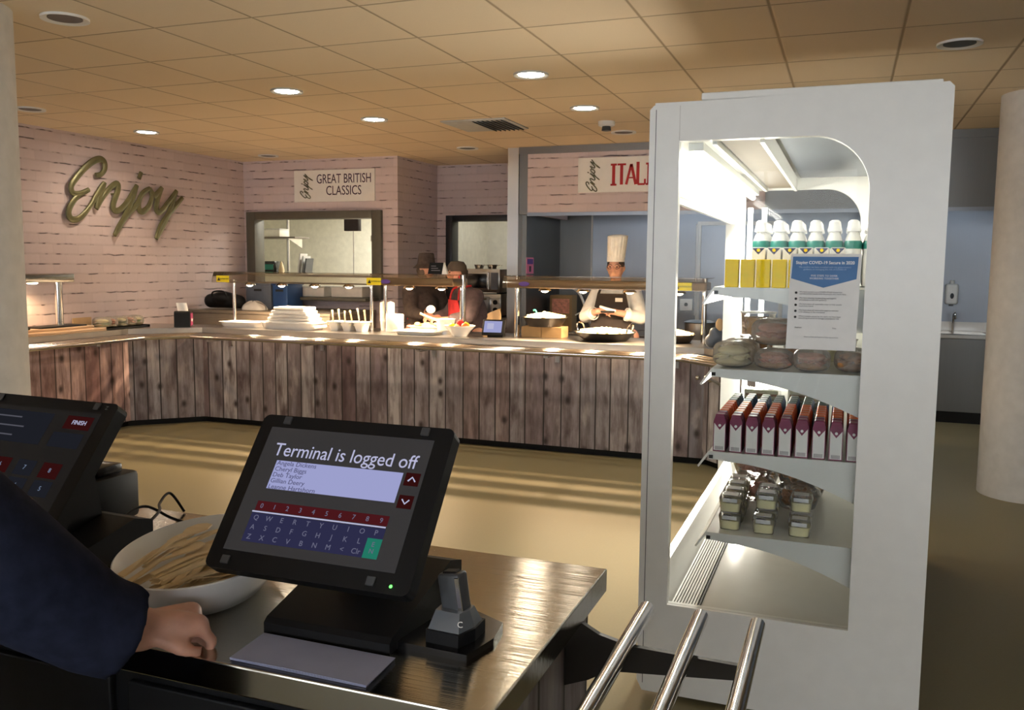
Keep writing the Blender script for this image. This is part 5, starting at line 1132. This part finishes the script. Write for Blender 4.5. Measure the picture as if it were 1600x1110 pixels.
MB().lathe([(.001, .135), (.07, .132), (.078, .12), (.090, .03), (.092, .018), (.135, -.022), (.137, -.028), (.125, -.022), (.088, .006)], (0, -.03, 1.575), 36, 1, 1.08).build('bucket_hat', 'tunic', p)
MB().lathe([(.001, .03), (.08, .02), (.088, -.06), (.07, -.12), (.05, -.13)], (0, -.01, 1.58), 28, 1, 1.1).build('hair', 'hair', p); eyes(p, 0, -.04, 1.555, .083)
p = person('person in dark cap and red apron leaning over the citrus bowl', -3.57, 8.12, -.75)
b = MB(); face_parts(b, 0, -.11, 1.505, .083); b.caps([(0, .0, 1.30, .055), (0, -.07, 1.43, .05)]); b.caps([(0, .06, .95, .13), (0, .03, 1.16, .11)])
for s_ in (-1, 1): b.caps([(s_ * .12, .06, .9, .09), (s_ * .11, .04, .5, .065), (s_ * .11, .06, .08, .045), (s_ * .11, -.06, .04, .04)]); b.caps([(s_ * .19, .02, 1.28, .05), (s_ * .25, -.10, 1.06, .042), (s_ * .12, -.32, 1.05, .03)]); hand(b, (s_ * .12, -.32, 1.05), (-s_ * .3, -.9, .05), (0, -.1, 1), .85, .8, s_)
b.build('body', 'skin', p, remesh=.010, soft=3)
b = MB(); b.caps([(0, .07, .90, .185), (0, .04, 1.14, .17)]); b.caps([(-.15, .01, 1.275, .085), (.15, .01, 1.275, .085)]); b.caps([(0, .0, 1.31, .085), (0, -.03, 1.36, .065)])
for s_ in (-1, 1): b.caps([(s_ * .18, .02, 1.275, .088), (s_ * .25, -.08, 1.08, .075), (s_ * .20, -.22, 1.06, .058)])
b.build('shirt', 'plum', p, remesh=.014, soft=4)
MB().grid(lambda u, v: ((u - .5) * (.24 + .16 * min(1, v * 2.2)), -.135 - .022 * math.cos((u - .5) * 2.4) + .03 * v + .05 * abs(u - .5) * 2 * v, 1.24 - v * .70), 12, 14).build('apron', 'red', p, solid=.008)
for s_ in (-1, 1): MB().tube([(s_ * .11, -.13, 1.24), (s_ * .085, -.10, 1.35), (s_ * .05, .03, 1.38)], .011, 8, 4).build('apron_strap', 'red', p)
MB().lathe([(.001, .108), (.06, .098), (.085, .06), (.092, .018), (.092, .004), (.086, .004)], (0, -.10, 1.52), 36, 1, 1.1).prism([(-.075, -.17), (-.05, -.225), (.05, -.225), (.075, -.17)], .008, 'z', 1.522).build('cap', 'capcloth', p)
MB().lathe([(.001, .0), (.086, .0), (.087, -.06), (.07, -.11)], (0, -.075, 1.535), 28, 1, 1.0).build('hair', 'hair', p); eyes(p, 0, -.11, 1.505, .083)
for s_ in (-1, 1): MB().ell((s_ * .086, -.095, 1.47), (.012, .025, .03)).build('earring', 'red', p)
t = thing('serving_ladle', 'shiny round ladle raised over the hot tray by the bucket hat person', 'ladle', (-3.72, 7.62, 1.16)); MB().ell((0, 0, 0), (.045, .045, .04)).build('scoop', 'white', t); MB().tube([(.03, .02, -.01), (-.10, .10, .0), (-.2, .25, -.06)], .007, 8, 4).build('handle', 'chrome', t)

# person at the left edge of the picture, forearm on the desk
p = person('person in navy top at the left edge resting a fist on the desk', -1.42, .72, -.5)
R_ = Matrix.Rotation(.5, 3, 'Z')
def wl(x, y, z): v = R_ @ (V(x, y, 0) - V(-1.42, .72, 0)); return (v.x, v.y, z)      # world point -> this person's own axes
b = MB(); r = .09
for q, rr2 in (((0, .02, 1.60), (.082, .10, .115)), ((0, -.06, 1.545), (.05, .05, .05))): b.ell(q, rr2)
b.caps([(0, .02, 1.35, .06), (0, .02, 1.52, .055)]); b.caps([(0, 0, .95, .13), (0, 0, 1.2, .11)])
b.ell((0, .125, 1.59), (.014, .025, .026))
for s_ in (-1, 1): b.caps([(s_ * .1, 0, .9, .09), (s_ * .1, 0, .5, .065), (s_ * .1, -.01, .08, .045), (s_ * .1, .11, .04, .04)])
b.caps([(*wl(-1.20, .80, 1.30), .055), (*wl(-1.105, .92, 1.12), .048), (*wl(-1.085, 1.02, 1.02), .043), (*wl(-1.055, 1.085, 1.0), .036)])
b.caps([(-.2, 0, 1.32, .05), (-.26, .02, 1.02, .042), (-.25, .06, .80, .03)])
wd = R_ @ V(.55, .80, -.05)
hand(b, wl(-1.055, 1.085, 1.0), tuple(wd), (.25, -.15, 1), 1.0, 1.05, 1); hand(b, (-.25, .06, .78), (.1, .1, -1), (-1, 0, 0), .95, .4, 1)
b.build('body', 'skin', p, remesh=.0065, soft=4)
b = MB(); b.caps([(0, 0, .80, .17), (0, 0, 1.05, .17), (0, 0, 1.22, .165)]); b.caps([(-.17, 0, 1.33, .08), (.13, .02, 1.33, .08)]); b.cone((0, .01, 1.36), (0, .015, 1.43), .08, .065)
b.caps([(*wl(-1.22, .79, 1.31), .105), (*wl(-1.12, .895, 1.155), .094), (*wl(-1.055, .99, 1.045), .074)]); b.cone(wl(-1.06, .985, 1.05), wl(-1.035, 1.03, 1.02), .075, .074)
b.caps([(-.2, 0, 1.31, .08), (-.25, .01, 1.12, .07)])
b.build('polo_top', 'navy', p, remesh=.010, soft=5)
MB().lathe([(.001, .125), (.06, .11), (.09, .05), (.096, -.02), (.085, -.09), (.05, -.11)], (0, -.015, 1.61), 32, 1, 1.15).build('hair', 'hair', p)
for s_ in (-1, 1): MB().caps([(s_ * .1, 0, .92, .11), (s_ * .1, 0, .5, .085), (s_ * .1, 0, .1, .075)]).build('trouser_leg', 'black', p, remesh=.015)
